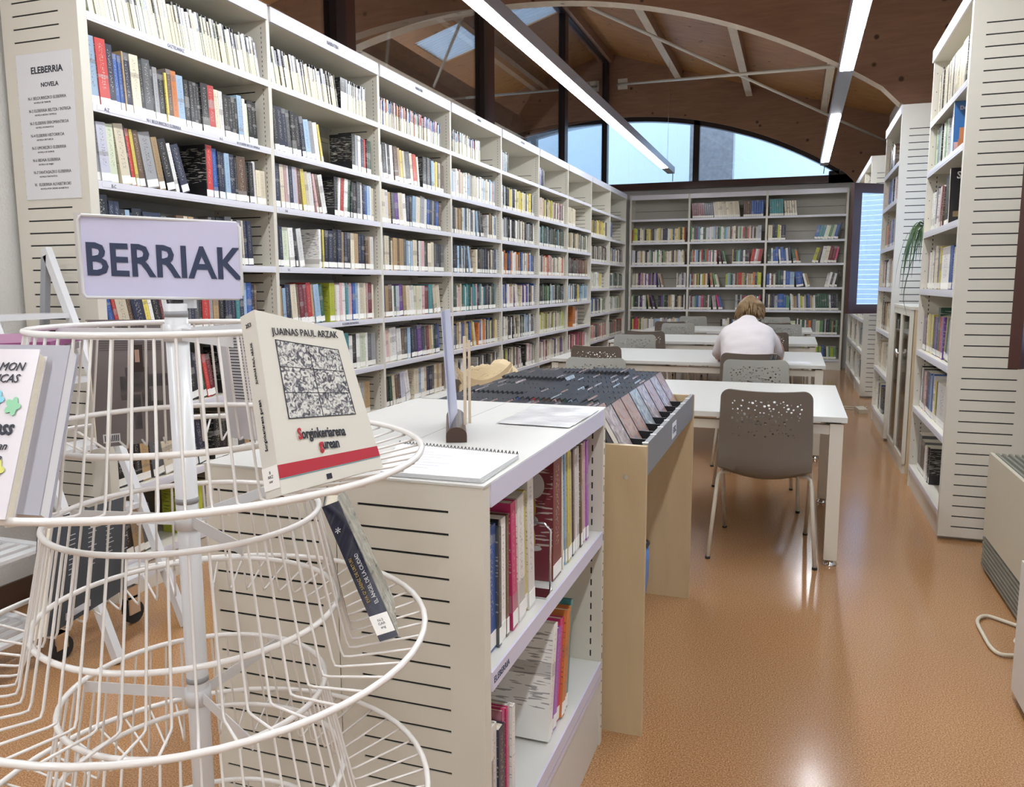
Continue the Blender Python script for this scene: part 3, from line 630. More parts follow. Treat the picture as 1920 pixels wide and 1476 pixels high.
# right bookcases
XR, XRE = 3.458, 3.87
RU = [(4.68, 5.925, 1), (7.561, 8.795, 1), (10.4, 13.337, 3)]
ZR = [2.37, 2.06, 1.68, 1.32, 0.925, 0.55, 0.15]
RLAB = ['nearest right bookcase with slotted end panel beside the radiator', 'middle right bookcase with slotted end panel behind the hanging plant', 'farthest right bookcase, partly behind the open window sash']
RR = ['|'+' '.join([' k26/27 c30/27']*2)+' c32/27 k30/27 c30/27 k26/27 c34/27 c30/27 k30/27 c30/27 c34/27 k26/27 c34/27 c30/27 k30/27 c34/27 c30/27 c34/27 c30/27 c34/27 c30/27 c30/27 c34/27 c34/27 c34/27 k30/27 c30/27 c34/27 c30/27 k30/27 c30/27',
      '| e24/24 g22/24 e30/25 n20/24 e24/25 l26/25 g30/25 e34/25 e30/25 k24/25 g30/25 T30/24 c30/24 w20/25 g24/25 e30/25 w14/25 _90 b60/27 l50/27 T40/22 w30/23',
      '| w40/24 w30/24 e34/24 w34/24 i30/24 >6 w34/25 k30/26 w24/25 m30/25 w30/25 >10 p30/25 m34/25 w24/25 B30/24 | _60 k120/29 k60/30',
      '| m24/23 A24/24 w34/23 c50/24 w24/24 k20/25 c60/26 T30/24 b24/24 y40/25 _20 w160/24 b60/24 c50/23 w30/24 k30/24',
      '| v40/22 B34/23 w20/23 y50/24 a30/24 y34/24 n50/23 v34/23 G40/29 r30/24 w24/24 v30/24 >12 Y30/24 k34/24 a30/23 B30/23 k30/24',
      '| k24/27 w20/26 A30/26 B34/25 p30/25 A34/26 n34/26 b40/26 l30/25 b34/27 w20/26 y34/24 G24/24 w160/24 b50/26',
      '_100 | A140/24 k120/22 w30/20 w60/21 _40 k34/22 k40/22']
for u, (ya, yb_, nb) in enumerate(RU):
    zs = [2.619-.0565*i for i in range(46)]
    for s_ in range(nb):
        a = ya+(yb_-ya)*s_/nb; b = ya+(yb_-ya)*(s_+1)/nb
        lab = RLAB[u] if nb == 1 else ['near bay of the farthest right bookcase, behind the open sash', 'middle bay of the farthest right bookcase', 'far bay of the farthest right bookcase, near the end wall'][s_]
        t = thing('bookcase', lab, 'bookcase', (3.66, (a+b)/2, 0), 'bays of the right bookcases')
        q = MB()
        if s_ == 0: slot_panel(q, XR, XRE, a, .04, [(XR+.06, XRE-.10)], zs, .02, H, sh=.0065)
        else: q.box(XR, XRE, a, a+.02, 0, H)
        q.build('side_panel', [MW, MDK], t)
        q = MB(); q.box(XR, XRE, b-.03, b, 0.0, H, 0); perf(q, XR+.055, b-.03, .2, 2.7, .028, h=.013, w_=.005); perf(q, XR+.02, b-.03, .2, 2.7, .112, h=.006, w_=.004)
        q.build('side_panel', [MW, MDK], t)
        bx('back_panel', MBACK, t, XRE-.012, XRE, a+.03, b-.02, .1, H-.01)
        q = MB(); q.box(XR, XRE, a+.03, b-.02, H-.012, H, 0); q.box(XR-.010, XR, a+.0, b-.0, H-.075, H, 1); q.box(XR, XRE-.012, a+.03, b-.03, H-.075, H-.066, 0); q.build('cornice', [MW, MWL], t)
        bx('plinth', MW, t, XR+.008, XRE-.02, a+.04, b-.03, 0, .12)
        for z in ZR: shelf(t, XR, XRE-.012, a+.04, b-.03, z, '-x', lip=.036)
        for j, z in enumerate(ZR):
            wh = '%s shelf, %s right bookcase' % (ORD[j] if j < 6 else 'bottom', ['nearest', 'middle', 'farthest'][u])
            sp = RR[j] if u == 0 else [mk(200+j+10*u, 'BBTTk', 10), mk(201+j+10*u, 'nbwp', 16), mk(202+j+10*u, 'ooTbA', 30), mk(203+j+10*u, 'wTcApT', 32), mk(204+j+10*u, 'cTwAcB', 34), mk(205+j+10*u, 'ccwTc', 34), mk(206+j+10*u, 'ykbwAc', 26)][j]
            if u == 2: sp = mk(300+j+7*s_, 'ccawkTlA', 30)
            place_row(sp, (XR, b-.03, z+.001), (0, -1, 0), (-1, 0, 0), b-a-.07-(.40 if u == 0 and j in (1, 2) else 0), wh, h0=24, stick=1, depth=.18, hmax=.30, fill=.97 if j < 6 else None)

# ------------------------------------------------------------------ low cabinet
CX0, CX1, CY0, CY1, CZ = 1.607, 2.196, 1.265, 2.215, 1.012
lc = thing('low_bookcase', 'waist-high double-sided white bookcase with slotted end, behind the wire rack', 'bookcase', ((CX0+CX1)/2, 1.74, 0))
zs = [.959-.0415*i for i in range(23)]
for a, b, sa, sb_ in ((CX0, 1.899, 1.625, 1.867), (1.901, CX1, 1.947, 2.129)):
    q = MB(); slot_panel(q, a, b, CY0, .03, [(sa, sb_)], zs, 0, CZ-.0045, sh=.0048); q.build('side_panel', [MW, MDK], lc)
for a, b in ((CX0, 1.899), (1.901, CX1)):
    q = MB(); slot_panel(q, a, b, CY1-.025, .025, [(a+.05, a+.16)], zs[3::7], 0, CZ-.0045, sh=.0048)
    perf(q, b-.03, CY1-.025, .06, .98, .036, h=.018, w_=.004); q.build('side_panel', [MW, MDK], lc)
    q = MB(); q.box(b-.0005, b+.0008, CY1-.024, CY1-.001, 0, CZ, 0)
    z = .05
    while z < .98: q.box(b+.0008, b+.0014, CY1-.014, CY1-.010, z, z+(.005 if int(z*40) % 5 else .018), 1); z += .036
    q.build('upright_strip', [MW, MDK], lc)
q = MB(); q.box(CX0-.002, 1.899, CY0-.002, CY1+.002, CZ-.004, CZ, 0); q.box(1.901, CX1+.002, CY0-.002, CY1+.002, CZ-.004, CZ, 0); q.build('top', MTAB, lc)
q = MB(); q.box(CX1-.004, CX1+.003, CY0+.03, CY1-.026, CZ-.046, CZ-.002, 0); q.build('label_rail', MLIP, lc)
bx('back_panel', MBACK, lc, 1.896, 1.904, CY0+.03, CY1-.025, .05, CZ-.01)
for z in (.655, .262):
    q = MB(); q.box(1.904, CX1, CY0+.03, CY1-.026, z-.006, z, 0); q.box(CX1-.002, CX1+.003, CY0+.03, CY1-.026, z-.036, z+.001, 1); q.box(CX0, 1.896, CY0+.03, CY1-.026, z-.006, z, 0)
    q.build('shelf', [MTAB, MLIP], lc)
q = MB(); q.box(CX1-.012, CX1-.004, CY0+.03, CY1-.026, 0, .205, 0); q.box(CX1-.012, CX1+.002, CY0+.03, CY1-.026, .205, .222, 1); q.build('plinth', [MTAB, MLIP], lc); bx('plinth', MTAB, lc, CX0+.01, CX0+.02, CY0+.03, CY1-.026, 0, .2)
lettering('ELEBERRIA', .018, (CX1+.0034, 1.345, .637), (0, 1, 0), (0, 0, 1), MINKB, lc)
place_row('T24/21 m22/24 b40/25 A14/24 k8/25 w26/25 B14/25 <3 P30/27 w14/26 w40/27 y26/27 w40/30 | _135 m70/30 <3 c10/28 l26/30 l16/30 y14/29 y20/29 w12/28 k14/28 p18/28 w18/28 k10/27 w16/28 B16/28 w22/28 p22/28 u24/28', (CX1, CY0+.031, .656), (0, 1, 0), (1, 0, 0), CY1-CY0-.058, 'upper low bookcase shelf', h0=26, depth=.18, setback=.02, hmax=.30)
place_row('Y30/17 a24/18 w30/24 n34/22 P14/24 P12/24 a16/24 w16/23 | _235 >11 w30/28 u16/25 u30/25 P34/26 o30/27 o18/27 t20/28', (CX1, CY0+.031, .263), (0, 1, 0), (1, 0, 0), CY1-CY0-.058, 'lower low bookcase shelf', h0=26, depth=.18, setback=.02, hmax=.30)

# ------------------------------------------------------------------ emit the books: the 300 that show largest as things, the rest as one
def score(b):
    p = b['o']+V((0, 0, b['h']/2)); r = p-CAM; dist = r.length
    dz = r.dot(fw)
    if dz < .2: return 0
    x = 960+FPX*r.dot(r2)/dz; y = 738-FPX*r.dot(u2)/dz
    if not (-20 < x < 1940 and -30 < y < 1500): return 0
    s_ = b['w']*b['h']/dist**2*abs(b['n'].dot(r.normalized()))
    if 'nearest left bay' in b['where'] and y > 850: s_ *= .2
    if 'second left bay' in b['where'] and y > 600: s_ *= .35
    return s_
for b in BOOKS: b['s'] = score(b) if b['where'] else 0
rank = sorted(range(len(BOOKS)), key=lambda i: -BOOKS[i]['s'])
solo = set(rank[:297])
def ordn(n): return '%d%s' % (n, 'th' if 10 <= n % 100 <= 20 else {1: 'st', 2: 'nd', 3: 'rd'}.get(n % 10, 'th'))
rest = MB()
for i, b in enumerate(BOOKS):
    if i not in solo: book_into(rest, b, True); continue
    o, r_, u_, back = book_axes(b)
    q = MB(); book_into(q, b, False)
    bo = q.build('book', [MBOOK, MPAGE])
    st = 'slim ' if b['w'] < .016 else ('thick ' if b['w'] > .045 else '')
    ln = 'leaning ' if abs(b['lean']) > .13 else ''
    tag(bo, '%s%s%s book, %s from the left on the %s' % (ln, st, CN[b['c']], ordn(b['idx']), b['where']), 'book', 'books on the ' + b['where'].split(' shelf')[0] + ' shelf of the ' + b['where'].split(', ')[-1] if ', ' in b['where'] else 'books on the ' + b['where'])
    if b['stick']:
        q = MB(); hs = .032 if b['stick'] == 1 else b['h']*.58
        q.obox(o-back*.0009+u_*(.006 if b['stick'] == 1 else .001), r_*b['w'], back*.0008, u_*hs, 0)
        q.build('spine_label', MSTICK if b['stick'] == 1 or b['seed'] % 3 else MPAGE, bo)
    if b['c'] == 'm' and 'upper low' in b['where']:
        MG_ = mat('globe_print', (.50, .47, .45), .3); MY_ = mat('brass_print', (.48, .30, .07), .3); yy = V((0, -.0006, 0))
        def disc(cx, cz, rx, rz_, mt, nm):
            q = MB(); c0 = o+back*cx+u_*cz+yy; q.prism([(rx*math.cos(k*math.pi/12), rz_*math.sin(k*math.pi/12)) for k in range(24)], c0, back, u_, V((0, -1, 0)), .0003); q.build(nm, mt, bo)
        disc(.052, .232, .030, .034, MG_, 'globe_print'); disc(.052, .175, .009, .030, MY_, 'stem_print'); disc(.052, .145, .015, .013, MG_, 'globe_print'); disc(.052, .100, .008, .03, MY_, 'stem_print'); disc(.052, .078, .024, .007, MG_, 'foot_print')
ro = rest.build('books', [MBOOK]); tag(ro, 'smaller books filling the rows of the farther shelves of all bookcases', 'books', None, 'stuff')

# printed list on the end panel and shelf-edge labels
L0 = LB[0]
sg = tag(bx('printed_list', MPAPER, None, -.335, -.042, YS-.0335, YS-.0305, 1.71, 2.282), 'laminated sheet listing novel genres taped on the left bookcase end', 'sign')
ORG[sg] = V(sg.location)
fy = YS-.0338
lettering('ELEBERRIA', .036, (-.175, fy, 2.215), (1, 0, 0), (0, 0, 1), MINK, sg, bold=.0009)
lettering('NOVELA', .024, (-.165, fy, 2.158), (1, 0, 0), (0, 0, 1), MINK, sg, bold=.0006)
for i, (a_, b_) in enumerate((('N-1 BELDURREZKO ELEBERRIA', 'NOVELA DE TERROR'), ('N-2 ELEBERRIA BELTZA / INTRIGA', 'NOVELA NEGRA / INTRIGA'), ('N-3 ELEBERRI ERROMANTIKOA', 'NOVELA ROMANTICA'), ('N-4 ELEBERRI HISTORIKOA', 'NOVELA HISTORICA'),
                              ('N-5 UMOREZKO ELEBERRIA', 'NOVELA DE HUMOR'), ('N-6 BIDAIA ELEBERRIA', 'NOVELA DE VIAJES'), ('N-7 FANTASIAZKO ELEBERRIA', 'NOVELA FANTASTICA'), ('N   ELEBERRIA ALFABETIKOKI', 'NOVELA POR ORDEN ALFABETICO'))):
    z = 2.108-i*.0485
    lettering(a_, .0172, (-.285, fy, z), (1, 0, 0), (0, 0, 1), MINK, sg, align='LEFT', xs=.86)
    lettering(b_, .0095, (-.255, fy, z-.017), (1, 0, 0), (0, 0, 1), MINK, sg, align='LEFT')
for k, txt, y, z, sz in ((0, 'GAZTELANIAZ', 3.10, ZL[0]-.015, .020), (0, 'A-Z', 2.68, ZL[1]-.016, .020), (0, 'N-1 BELDURREZKO ELEBERRIA', 3.0, ZL[1]-.016, .019), (0, 'A-G', 3.38, ZL[1]-.016, .017), (0, 'N-2 ELEBERRI BELTZA / INTRIGA', 3.59, ZL[1]-.016, .016),
                      (0, 'B-C', 2.69, ZL[2]-.016, .020), (0, 'C', 2.68, ZL[3]-.016, .020), (1, 'NARRATIBA', 4.42, H-.035, .030), (1, 'D-K', 3.90, ZL[2]-.016, .018), (1, 'T-Z', 3.90, ZL[3]-.016, .018),
                      (1, 'N-3 ELEBERRI ERROMANTIKOA', 4.55, ZL[4]-.016, .018), (2, 'NARRATIBA', 5.6, H-.035, .028), (3, 'OLERKIA', 6.8, H-.035, .028), (4, 'ANTZERKIA', 8.0, H-.035, .028)):
    lettering(txt, sz, (.0135 if z > 2.7 else .0026, y, z), (0, 1, 0), (0, 0, 1), MINKB, LB[k], xs=.8)

# ------------------------------------------------------------------ disc bin
BX0, BX1, BY0, BY1 = 1.56, 2.305, 2.275, 3.44
bn = thing('disc_bin', 'maple disc browser bin with grey front board, beyond the low bookcase', 'bin', ((BX0+BX1)/2, 2.86, 0))
for y in (BY0, BY1-.022): bx('end_panel', MMAPLE, bn, BX0, BX1, y, y+.022, 0, .893)
for x in (BX0+.01, BX1-.016): bx('front_board', MGREYB, bn, x, x+.014, BY0+.022, BY1-.022, .80, .898)
bx('base_board', MGREYB, bn, BX0+.02, BX1-.02, BY0+.022, BY1-.022, .795, .822)
NC = 8; cw = (BY1-BY0-.044)/NC
for i in range(NC+1):
    y = BY0+.022+cw*i
    q = MB(); q.box(BX0+.03, BX1-.018, y-.002, y+.002, .803, .884) if 0 < i < NC else None
    if 0 < i < NC: q.build('divider', MBLK, bn)
q = MB()
for i in range(NC+1):
    y = min(max(BY0+.03+cw*i*.985, BY0+.03), BY1-.03); q.box(BX1-.018, BX1-.0005, y-.006, y+.006, .898, .900)
q.build('divider_clip', MPAPER, bn)
q = MB(); q.tube([(BX1-.06, BY0-.002, .80), (BX1-.06, BY0+.001, .80)], .008, 12); q.build('bolt', MCHR, bn)
sl = bx('label', MPAPER, bn, BX1-.0018, BX1-.0008, 2.80, 2.90, .818, .872)
lettering('EUSK.', .034, (BX1-.0004, 2.85, .845), (0, 1, 0), (0, 0, 1), MINKB, bn, xs=.9)
case_mesh = {}
def case_obj(kind):
    key = kind
    if key not in case_mesh:
        q = MB(); w_, h_, t_ = .132, .186, .0142
        q.box(0, t_, 0, w_, 0, h_, 0); s1 = q.mesh('disc_case', [MCASE])
        q = MB(); q.box(t_, t_+.0005, .004, w_-.004, .004, h_-.004); q2 = q.mesh('cover_print', [MART[kind % 3]])
        q = MB(); q.box(.001, t_-.001, -.0005, 0, .004, h_-.004); q3 = q.mesh('spine_print', [mat('case_spine_%d' % kind, PAL['knbwprlABaG'[kind]], .3)])
        case_mesh[key] = (s1, q2, q3)
    return case_mesh[key]
R = random.Random(4)
CORD = ['nearest', 'second', 'third', 'fourth', 'fifth', 'sixth', 'seventh', 'farthest']
for ci in range(NC):
    x = BX1-.062; y = BY0+.0255+cw*ci; n = 0; lp = 0; k = R.randrange(11); lift = 0
    while x > BX0+.125:
        lift = R.choice((0, 0, .003, .006, .010)) if R.random() < .10 else lift; a = math.radians(30); x -= max(0, lift-lp)*.6; lp = lift
        o = bpy.data.objects.new('disc_case', case_obj(k)[0]); C.objects.link(o)
        o.location = (x, y+R.uniform(0, .0025), .8225+lift); o.rotation_euler = (0, -a, 0); n += 1
        tag(o, 'black disc case, %s from the grey front board, %s column from the near end' % (ordn(n), CORD[ci]), 'disc case', 'disc cases in the bin')
        if n == 1 or R.random() < .14 or n < 5 and ci == 0:
            c = bpy.data.objects.new('cover_print', case_obj(k)[1]); C.objects.link(c); c.parent = o
        if ci < 2 or n < 6: c = bpy.data.objects.new('spine_print', case_obj(k)[2]); C.objects.link(c); c.parent = o
        k = R.randrange(11)
        x -= .0146/math.cos(a)+.0008+(.016 if R.random() < .03 else 0)
# waste basket with blue liner
wb = thing('waste_basket', 'dark waste basket with blue plastic liner under the disc bin', 'basket', (2.07, 3.02, 0))
q = MB(); q.lathe([(.085, 0), (.09, .01), (.115, .33), (.12, .335), (.112, .335), (.085, .015)], (2.07, 3.02, .002), 20); q.build('basket_body', MBLK, wb)
q = MB(); q.lathe([(.098, .10), (.112, .14), (.124, .22), (.126, .30), (.123, .345), (.117, .345)], (2.07, 3.02, 0), 20, cap=False); q.build('liner', MBLUEB, wb)
q = MB(); q.tube([(2.07+.123*math.cos(a), 3.02+.123*math.sin(a), .347+.01*math.cos(2*a)) for a in [i*math.pi/12 for i in range(24)]], .005, 6, closed=True); q.build('rim', MBLK, wb)

# things on the low cabinet
sh = thing('sign_holder', 'walnut block holding upright clear sheets, on the low white bookcase', 'sign holder', (1.94, 1.72, CZ+.0005))
def arcprism(q, c0, c1, w_, h_, m=0):
    a = V(c0); b = V(c1); d = (b-a).normalized(); n = V((d.y, -d.x, 0)); poly = [(-w_/2, 0), (w_/2, 0), (w_/2, h_*.45)]+[(w_/2*math.cos(t*math.pi/10), h_*.45+h_*.55*math.sin(t*math.pi/10)) for t in range(1, 10)]+[(-w_/2, h_*.45)]
    q.prism(poly, a, n, (0, 0, 1), d, (b-a).length, m)
q = MB(); arcprism(q, (2.0, 1.605, CZ+.0005), (1.892, 1.85, CZ+.0005), .046, .034); q.build('base', MWALN, sh)
d = (V((1.892, 1.85, 0))-V((2.0, 1.605, 0))).normalized(); nn = V((d.y, -d.x, 0))
q = MB(); q.obox(V((1.985, 1.612, CZ+.03))-nn*.003, nn*.0025, d*.21, V((-.012, 0, .262)), 0); q.build('clear_sheet', MACRY, sh)
q = MB(); d2 = (d+nn*.10).normalized(); q.obox(V((1.981, 1.612, CZ+.012)), nn*.0012, d2*.20, V((-.018, 0, .275)), 0); q.build('paper_sheet', mat('lilac_paper', (.55, .57, .72), .4), sh)
q = MB(); q.obox(V((1.988, 1.66, CZ+.03))+nn*.006, nn*.007, d*.012, V((0, 0, .20)), 0); q.obox(V((1.985, 1.68, CZ+.03))+nn*.012, nn*.006, d*.012, V((0, 0, .19)), 0); q.build('wooden_slat', MPINE, sh)
nb = thing('notebook', 'open spiral notebook lying on the near edge of the low bookcase', 'notebook', (2.06, 1.39, CZ+.0005))
q = MB(); P0, P1, P2, P3 = V((1.99, 1.276, CZ+.001)), V((2.188, 1.280, CZ+.001)), V((2.183, 1.492, CZ+.001)), V((1.90, 1.520, CZ+.001))
for i in range(4): q.hexa([P0+V((0, 0, i*.002)), P1+V((-.0015*i, 0, i*.002)), P2+V((0, 0, i*.002)), P3+V((0, 0, i*.002)), P0+V((0, 0, i*.002+.0016)), P1+V((-.0015*i, 0, i*.002+.0016)), P2+V((0, 0, i*.002+.0016)), P3+V((0, 0, i*.002+.0016))])
q.build('pages', MPAPER, nb)
q = MB()
for i in range(34):
    p = P3+(P2-P3)*((i+.5)/34); q.tube([p+V((0, -.004, .009)), p+V((0, .003, .013)), p+V((0, .007, .006)), p+V((0, .003, -.0003)), p+V((0, -.003, .004))], .0009, 5)
q.build('spiral_binding', MBLK, nb)
q = MB()
for i in range(7):
    a = P0+(P3-P0)*(.2+.09*i)+(P1-P0)*.15; q.obox(a+V((0, 0, .0078)), V((.06+.02*(i % 3), 0, 0)), V((0, .0012, 0)), V((0, 0, .0001)))
q.build('pencil_lines', mat('pencil', (.5, .5, .58), .7), nb)
q = MB(); c = [(1.998, 1.859), (2.189, 1.851), (2.199, 2.150), (1.996, 2.17)]
def sheetf(u, v):
    a = V((*c[0], 0)).lerp(V((*c[1], 0)), u); b = V((*c[3], 0)).lerp(V((*c[2], 0)), u); p = a.lerp(b, v); p.x = min(p.x, 2.194)
    p.z = CZ+.0015+.0015*math.sin(u*9+v*4)*math.sin(v*11)+.0012; return p
q.grid(sheetf, 14, 14); o = q.build('plastic_pocket', MSHEET); tag(o, 'clear plastic pocket lying flat on the far end of the low bookcase', 'sheet')

# ------------------------------------------------------------------ tables
def make_table():
    t = thing('reading_table', 'x', 'table', local=True); Wt, Dt = 2.2, 1.29
    q = MB(); q.box(0, Wt, 0, Dt, .708, .733); q.build('table_top', MTAB, t, True)
    for y in (.03, Dt-.07):
        q = MB(); q.box(.07, Wt-.07, y, y+.04, .645, .69); q.build('rail', MLEG, t, True)
    for x in (.05, Wt-.09):
        q = MB(); q.box(x, x+.04, .05, Dt-.05, .645, .69); q.build('rail', MLEG, t, True)
    bx('support_board', MBLK, t, .5, Wt-.5, Dt/2-.03, Dt/2+.03, .69, .708, local=True)
    for x in (.015, Wt-.075):
        for y in (.015, Dt-.075):
            q = MB(); q.box(x, x+.06, y, y+.06, .03, .698); l = q.build('leg', MLEG, t, True)
            q = MB(); q.lathe([(.012, .03), (.014, .028), (.03, .012), (.034, .004), (.034, 0)], (x+.03, y+.03, 0), 14); q.build('foot', MCHR, l, True)
            bx('spacer', MBLK, l, x+.01, x+.05, y+.01, y+.05, .698, .708, local=True)
    return t
tb = make_table()
TY = [(.745, 4.03, 'nearest white reading table, in front of the empty brown chair'), (.73, 6.57, 'white reading table where the reader sits, second from the camera'), (.725, 8.90, 'third white reading table from the camera'), (.715, 11.08, 'farthest white reading table, before the end bookcase')]
for i, (x, y, lb) in enumerate(TY):
    o = tb if i == 0 else copy_tree(tb); o.location = (x, y, 0); tag(o, lb, 'table', 'white reading tables in a column')

# ------------------------------------------------------------------ chairs
def make_shell():
    """one bent sheet: back with round holes, bottom bend, seat; local: chair faces +y, back at y=0"""
    R = random.Random(12); W2 = .215; HB = .40
    cu = bpy.data.curves.new('s', 'CURVE'); cu.dimensions = '2D'; cu.fill_mode = 'BOTH'
    def loop(pts):
        sp = cu.splines.new('POLY'); sp.points.add(len(pts)-1)
        for p, (x, y) in zip(sp.points, pts): p.co = (x, y, 0, 1)
        sp.use_cyclic_u = True
    rr_ = .045; out = []
    L_ = .86
    for cx, cy, a0 in ((W2-rr_, L_-rr_, 0), (-W2+rr_, L_-rr_, 90), (-W2+rr_, rr_, 180), (W2-rr_, rr_, 270)):
        for k in range(7): a = math.radians(a0+15*k); out.append((cx+rr_*math.cos(a), cy+rr_*math.sin(a)))
    loop(out)
    holes = []; tries = 0
    while len(holes) < 92 and tries < 6000:
        tries += 1; x = R.uniform(-.165, .165); y = R.uniform(.625, .81); r = R.choice((.0030, .0038, .0045, .0055, .0072))
        if y < .69 and R.random() < .4: continue
        if all((x-a)**2+(y-b)**2 > (r+c+.005)**2 for a, b, c in holes): holes.append((x, y, r))
    for x, y, r in holes: loop([(x+r*math.cos(k*math.pi/4), y+r*math.sin(k*math.pi/4)) for k in range(8)])
    ob = bpy.data.objects.new('s', cu); C.objects.link(ob)
    me = bpy.data.meshes.new_from_object(ob.evaluated_get(bpy.context.evaluated_depsgraph_get())); bpy.data.objects.remove(ob)
    import bmesh
    bm = bmesh.new(); bm.from_mesh(me); bmesh.ops.remove_doubles(bm, verts=bm.verts, dist=1e-5)
    for i in range(1, 10): bmesh.ops.bisect_plane(bm, geom=bm.verts[:]+bm.edges[:]+bm.faces[:], plane_co=(-W2+2*W2*i/10, 0, 0), plane_no=(1, 0, 0))
    for i in range(1, 26): bmesh.ops.bisect_plane(bm, geom=bm.verts[:]+bm.edges[:]+bm.faces[:], plane_co=(0, L_*i/26, 0), plane_no=(0, 1, 0))
    # path: s from 0 (front of seat) to L (top of back)
    def path(s):
        # seat .38 long, bend, back
        if s < .06: a = s; return .40-a*.98+.02, .438-(.06-s)**2*3.2
        if s < .38: return .40-s*.98+.02, .438-.012*math.sin((s-.06)/.32*math.pi)
        if s < .50:
            t_ = (s-.38)/.12*math.radians(80); r = .12/math.radians(80)
            return .0476-r*math.sin(t_), .438+r*(1-math.cos(t_))
        r = .12/math.radians(80); y0 = .0476-r*math.sin(math.radians(80)); z0 = .438+r*(1-math.cos(math.radians(80)))
        k = s-.50; return y0-k*.14-.10*k*k*(.5), z0+k*.985
    for v in bm.verts:
        x, s = v.co.x, v.co.y
        y, z = path(s); b = (x/W2)**2
        if s > .45: y += .030*b*min(1, (s-.45)/.15); z += -.010*(1-b)*max(0, (s-.75))/.11
        elif s < .45: z += .016*b
        if .33 < s < .56: z -= .036*(1-b)*math.sin((s-.33)/.23*math.pi)
        wtaper = 1+.03*max(0, (.5-abs(s-.35)))-(.035 if s > .6 else 0)*((s-.6)/.26)
        v.co = V((x*wtaper, y, z))
    bmesh.ops.recalc_face_normals(bm, faces=bm.faces)
    bmesh.ops.solidify(bm, geom=bm.faces[:], thickness=.009)
    for f in bm.faces: f.smooth = True
    for e in bm.edges:
        if len(e.link_faces) == 2 and e.calc_face_angle(0) > .6: e.smooth = False
    bm.to_mesh(me); bm.free(); me.materials.clear(); return me
shell_me = make_shell(); shell_me.name = 'shell'
shell_me2 = shell_me.copy(); shell_me.materials.append(MCHAIR); shell_me2.materials.append(MCHAIRLIT)
def make_chair(me, name='reading_chair'):
    t = thing(name, 'x', 'chair', local=True)
    o = bpy.data.objects.new('seat_shell', me); C.objects.link(o); o.parent = t
    q = MB(); q.grid(lambda u, v: ((u-.5)*.40*(1-.12*(2*v-1)**8), .05+v*.35, .449+.006*math.sin(math.pi*u)*math.sin(math.pi*v)-.012*math.sin(v*math.pi)+.016*(2*u-1)**2), 8, 8); q.build('seat_pad', MSEAT, t, True)
    for sx in (-1, 1):
        for (fy_, fx, ty, tx) in ((-.03, .25, .10, .165), (.53, .213, .30, .165)):
            q = MB(); x1 = sx*fx; x0 = sx*tx
            q.tube([(x0, ty, .418), (sx*(tx+.035), ty+(fy_-ty)*.06, .420), (sx*(tx+.052), ty+(fy_-ty)*.12, .405), (sx*(tx+.058), ty+(fy_-ty)*.18, .375), (x1, fy_, .006)], .0105, 8)
            l = q.build('leg', MLEG, t, True)
            q = MB(); q.tube([(x1, fy_, 0), (x1, fy_, .012)], .0125, 8); q.build('foot_cap', MRUB, l, True)
    q = MB(); q.box(-.15, .15, .14, .16, .404, .416); q.box(-.15, .15, .29, .32, .404, .418); q.build('seat_frame', MBLK, t, True)
    return t
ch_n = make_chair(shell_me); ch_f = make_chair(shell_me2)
# (x, y of back, rot deg, near-side?, label)
CH = [(2.58, 3.95, 0, 1, 'empty brown perforated chair at the near side of the nearest table, right'),
 (1.17, 3.93, 4, 1, 'brown perforated chair draped with the canvas tote bag'),
 (2.47, 5.52, 188, 0, 'lit-toned grey perforated chair on the far side of the nearest table, right'),
 (1.42, 5.36, 181, 0, 'lit-toned grey perforated chair on the far side of the nearest table, beyond the disc bin'),
 (2.40, 6.05, 0, 1, 'brown perforated chair the reader in white sits on'),
 (1.16, 6.45, 3, 1, 'brown perforated chair at the left of the reader\'s table, near side'),
 (1.19, 8.00, 180, 0, 'grey perforated chair facing the camera, left far side of the reader\'s table'),
 (2.36, 8.26, 180, 0, 'lit-toned grey perforated chair facing the camera, half hidden behind the reader'),
 (1.18, 8.66, 0, 1, 'brown perforated chair at the third table, left'),
 (2.43, 8.80, 0, 1, 'brown perforated chair at the third table, just right of the reader'),
 (1.28, 10.48, 180, 0, 'lit-toned grey perforated chair on the far side of the third table, left'),
 (2.57, 10.52, 182, 0, 'lit-toned grey perforated chair on the far side of the third table, right'),
 (1.11, 10.98, 0, 1, 'brown perforated chair at the farthest table, left'),
 (2.45, 10.98, 0, 1, 'brown perforated chair at the farthest table, right'),
 (1.20, 12.78, 180, 0, 'lit-toned grey perforated chair beyond the farthest table, left'),
 (2.42, 12.78, 180, 0, 'lit-toned grey perforated chair beyond the farthest table, right')]
used = set()
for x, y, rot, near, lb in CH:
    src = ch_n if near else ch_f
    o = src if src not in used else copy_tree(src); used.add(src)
    o.location = (x, y+(.055 if near else -.055), 0); o.rotation_euler = (0, 0, math.radians(rot)); tag(o, lb, 'chair', 'perforated chairs around the reading tables')

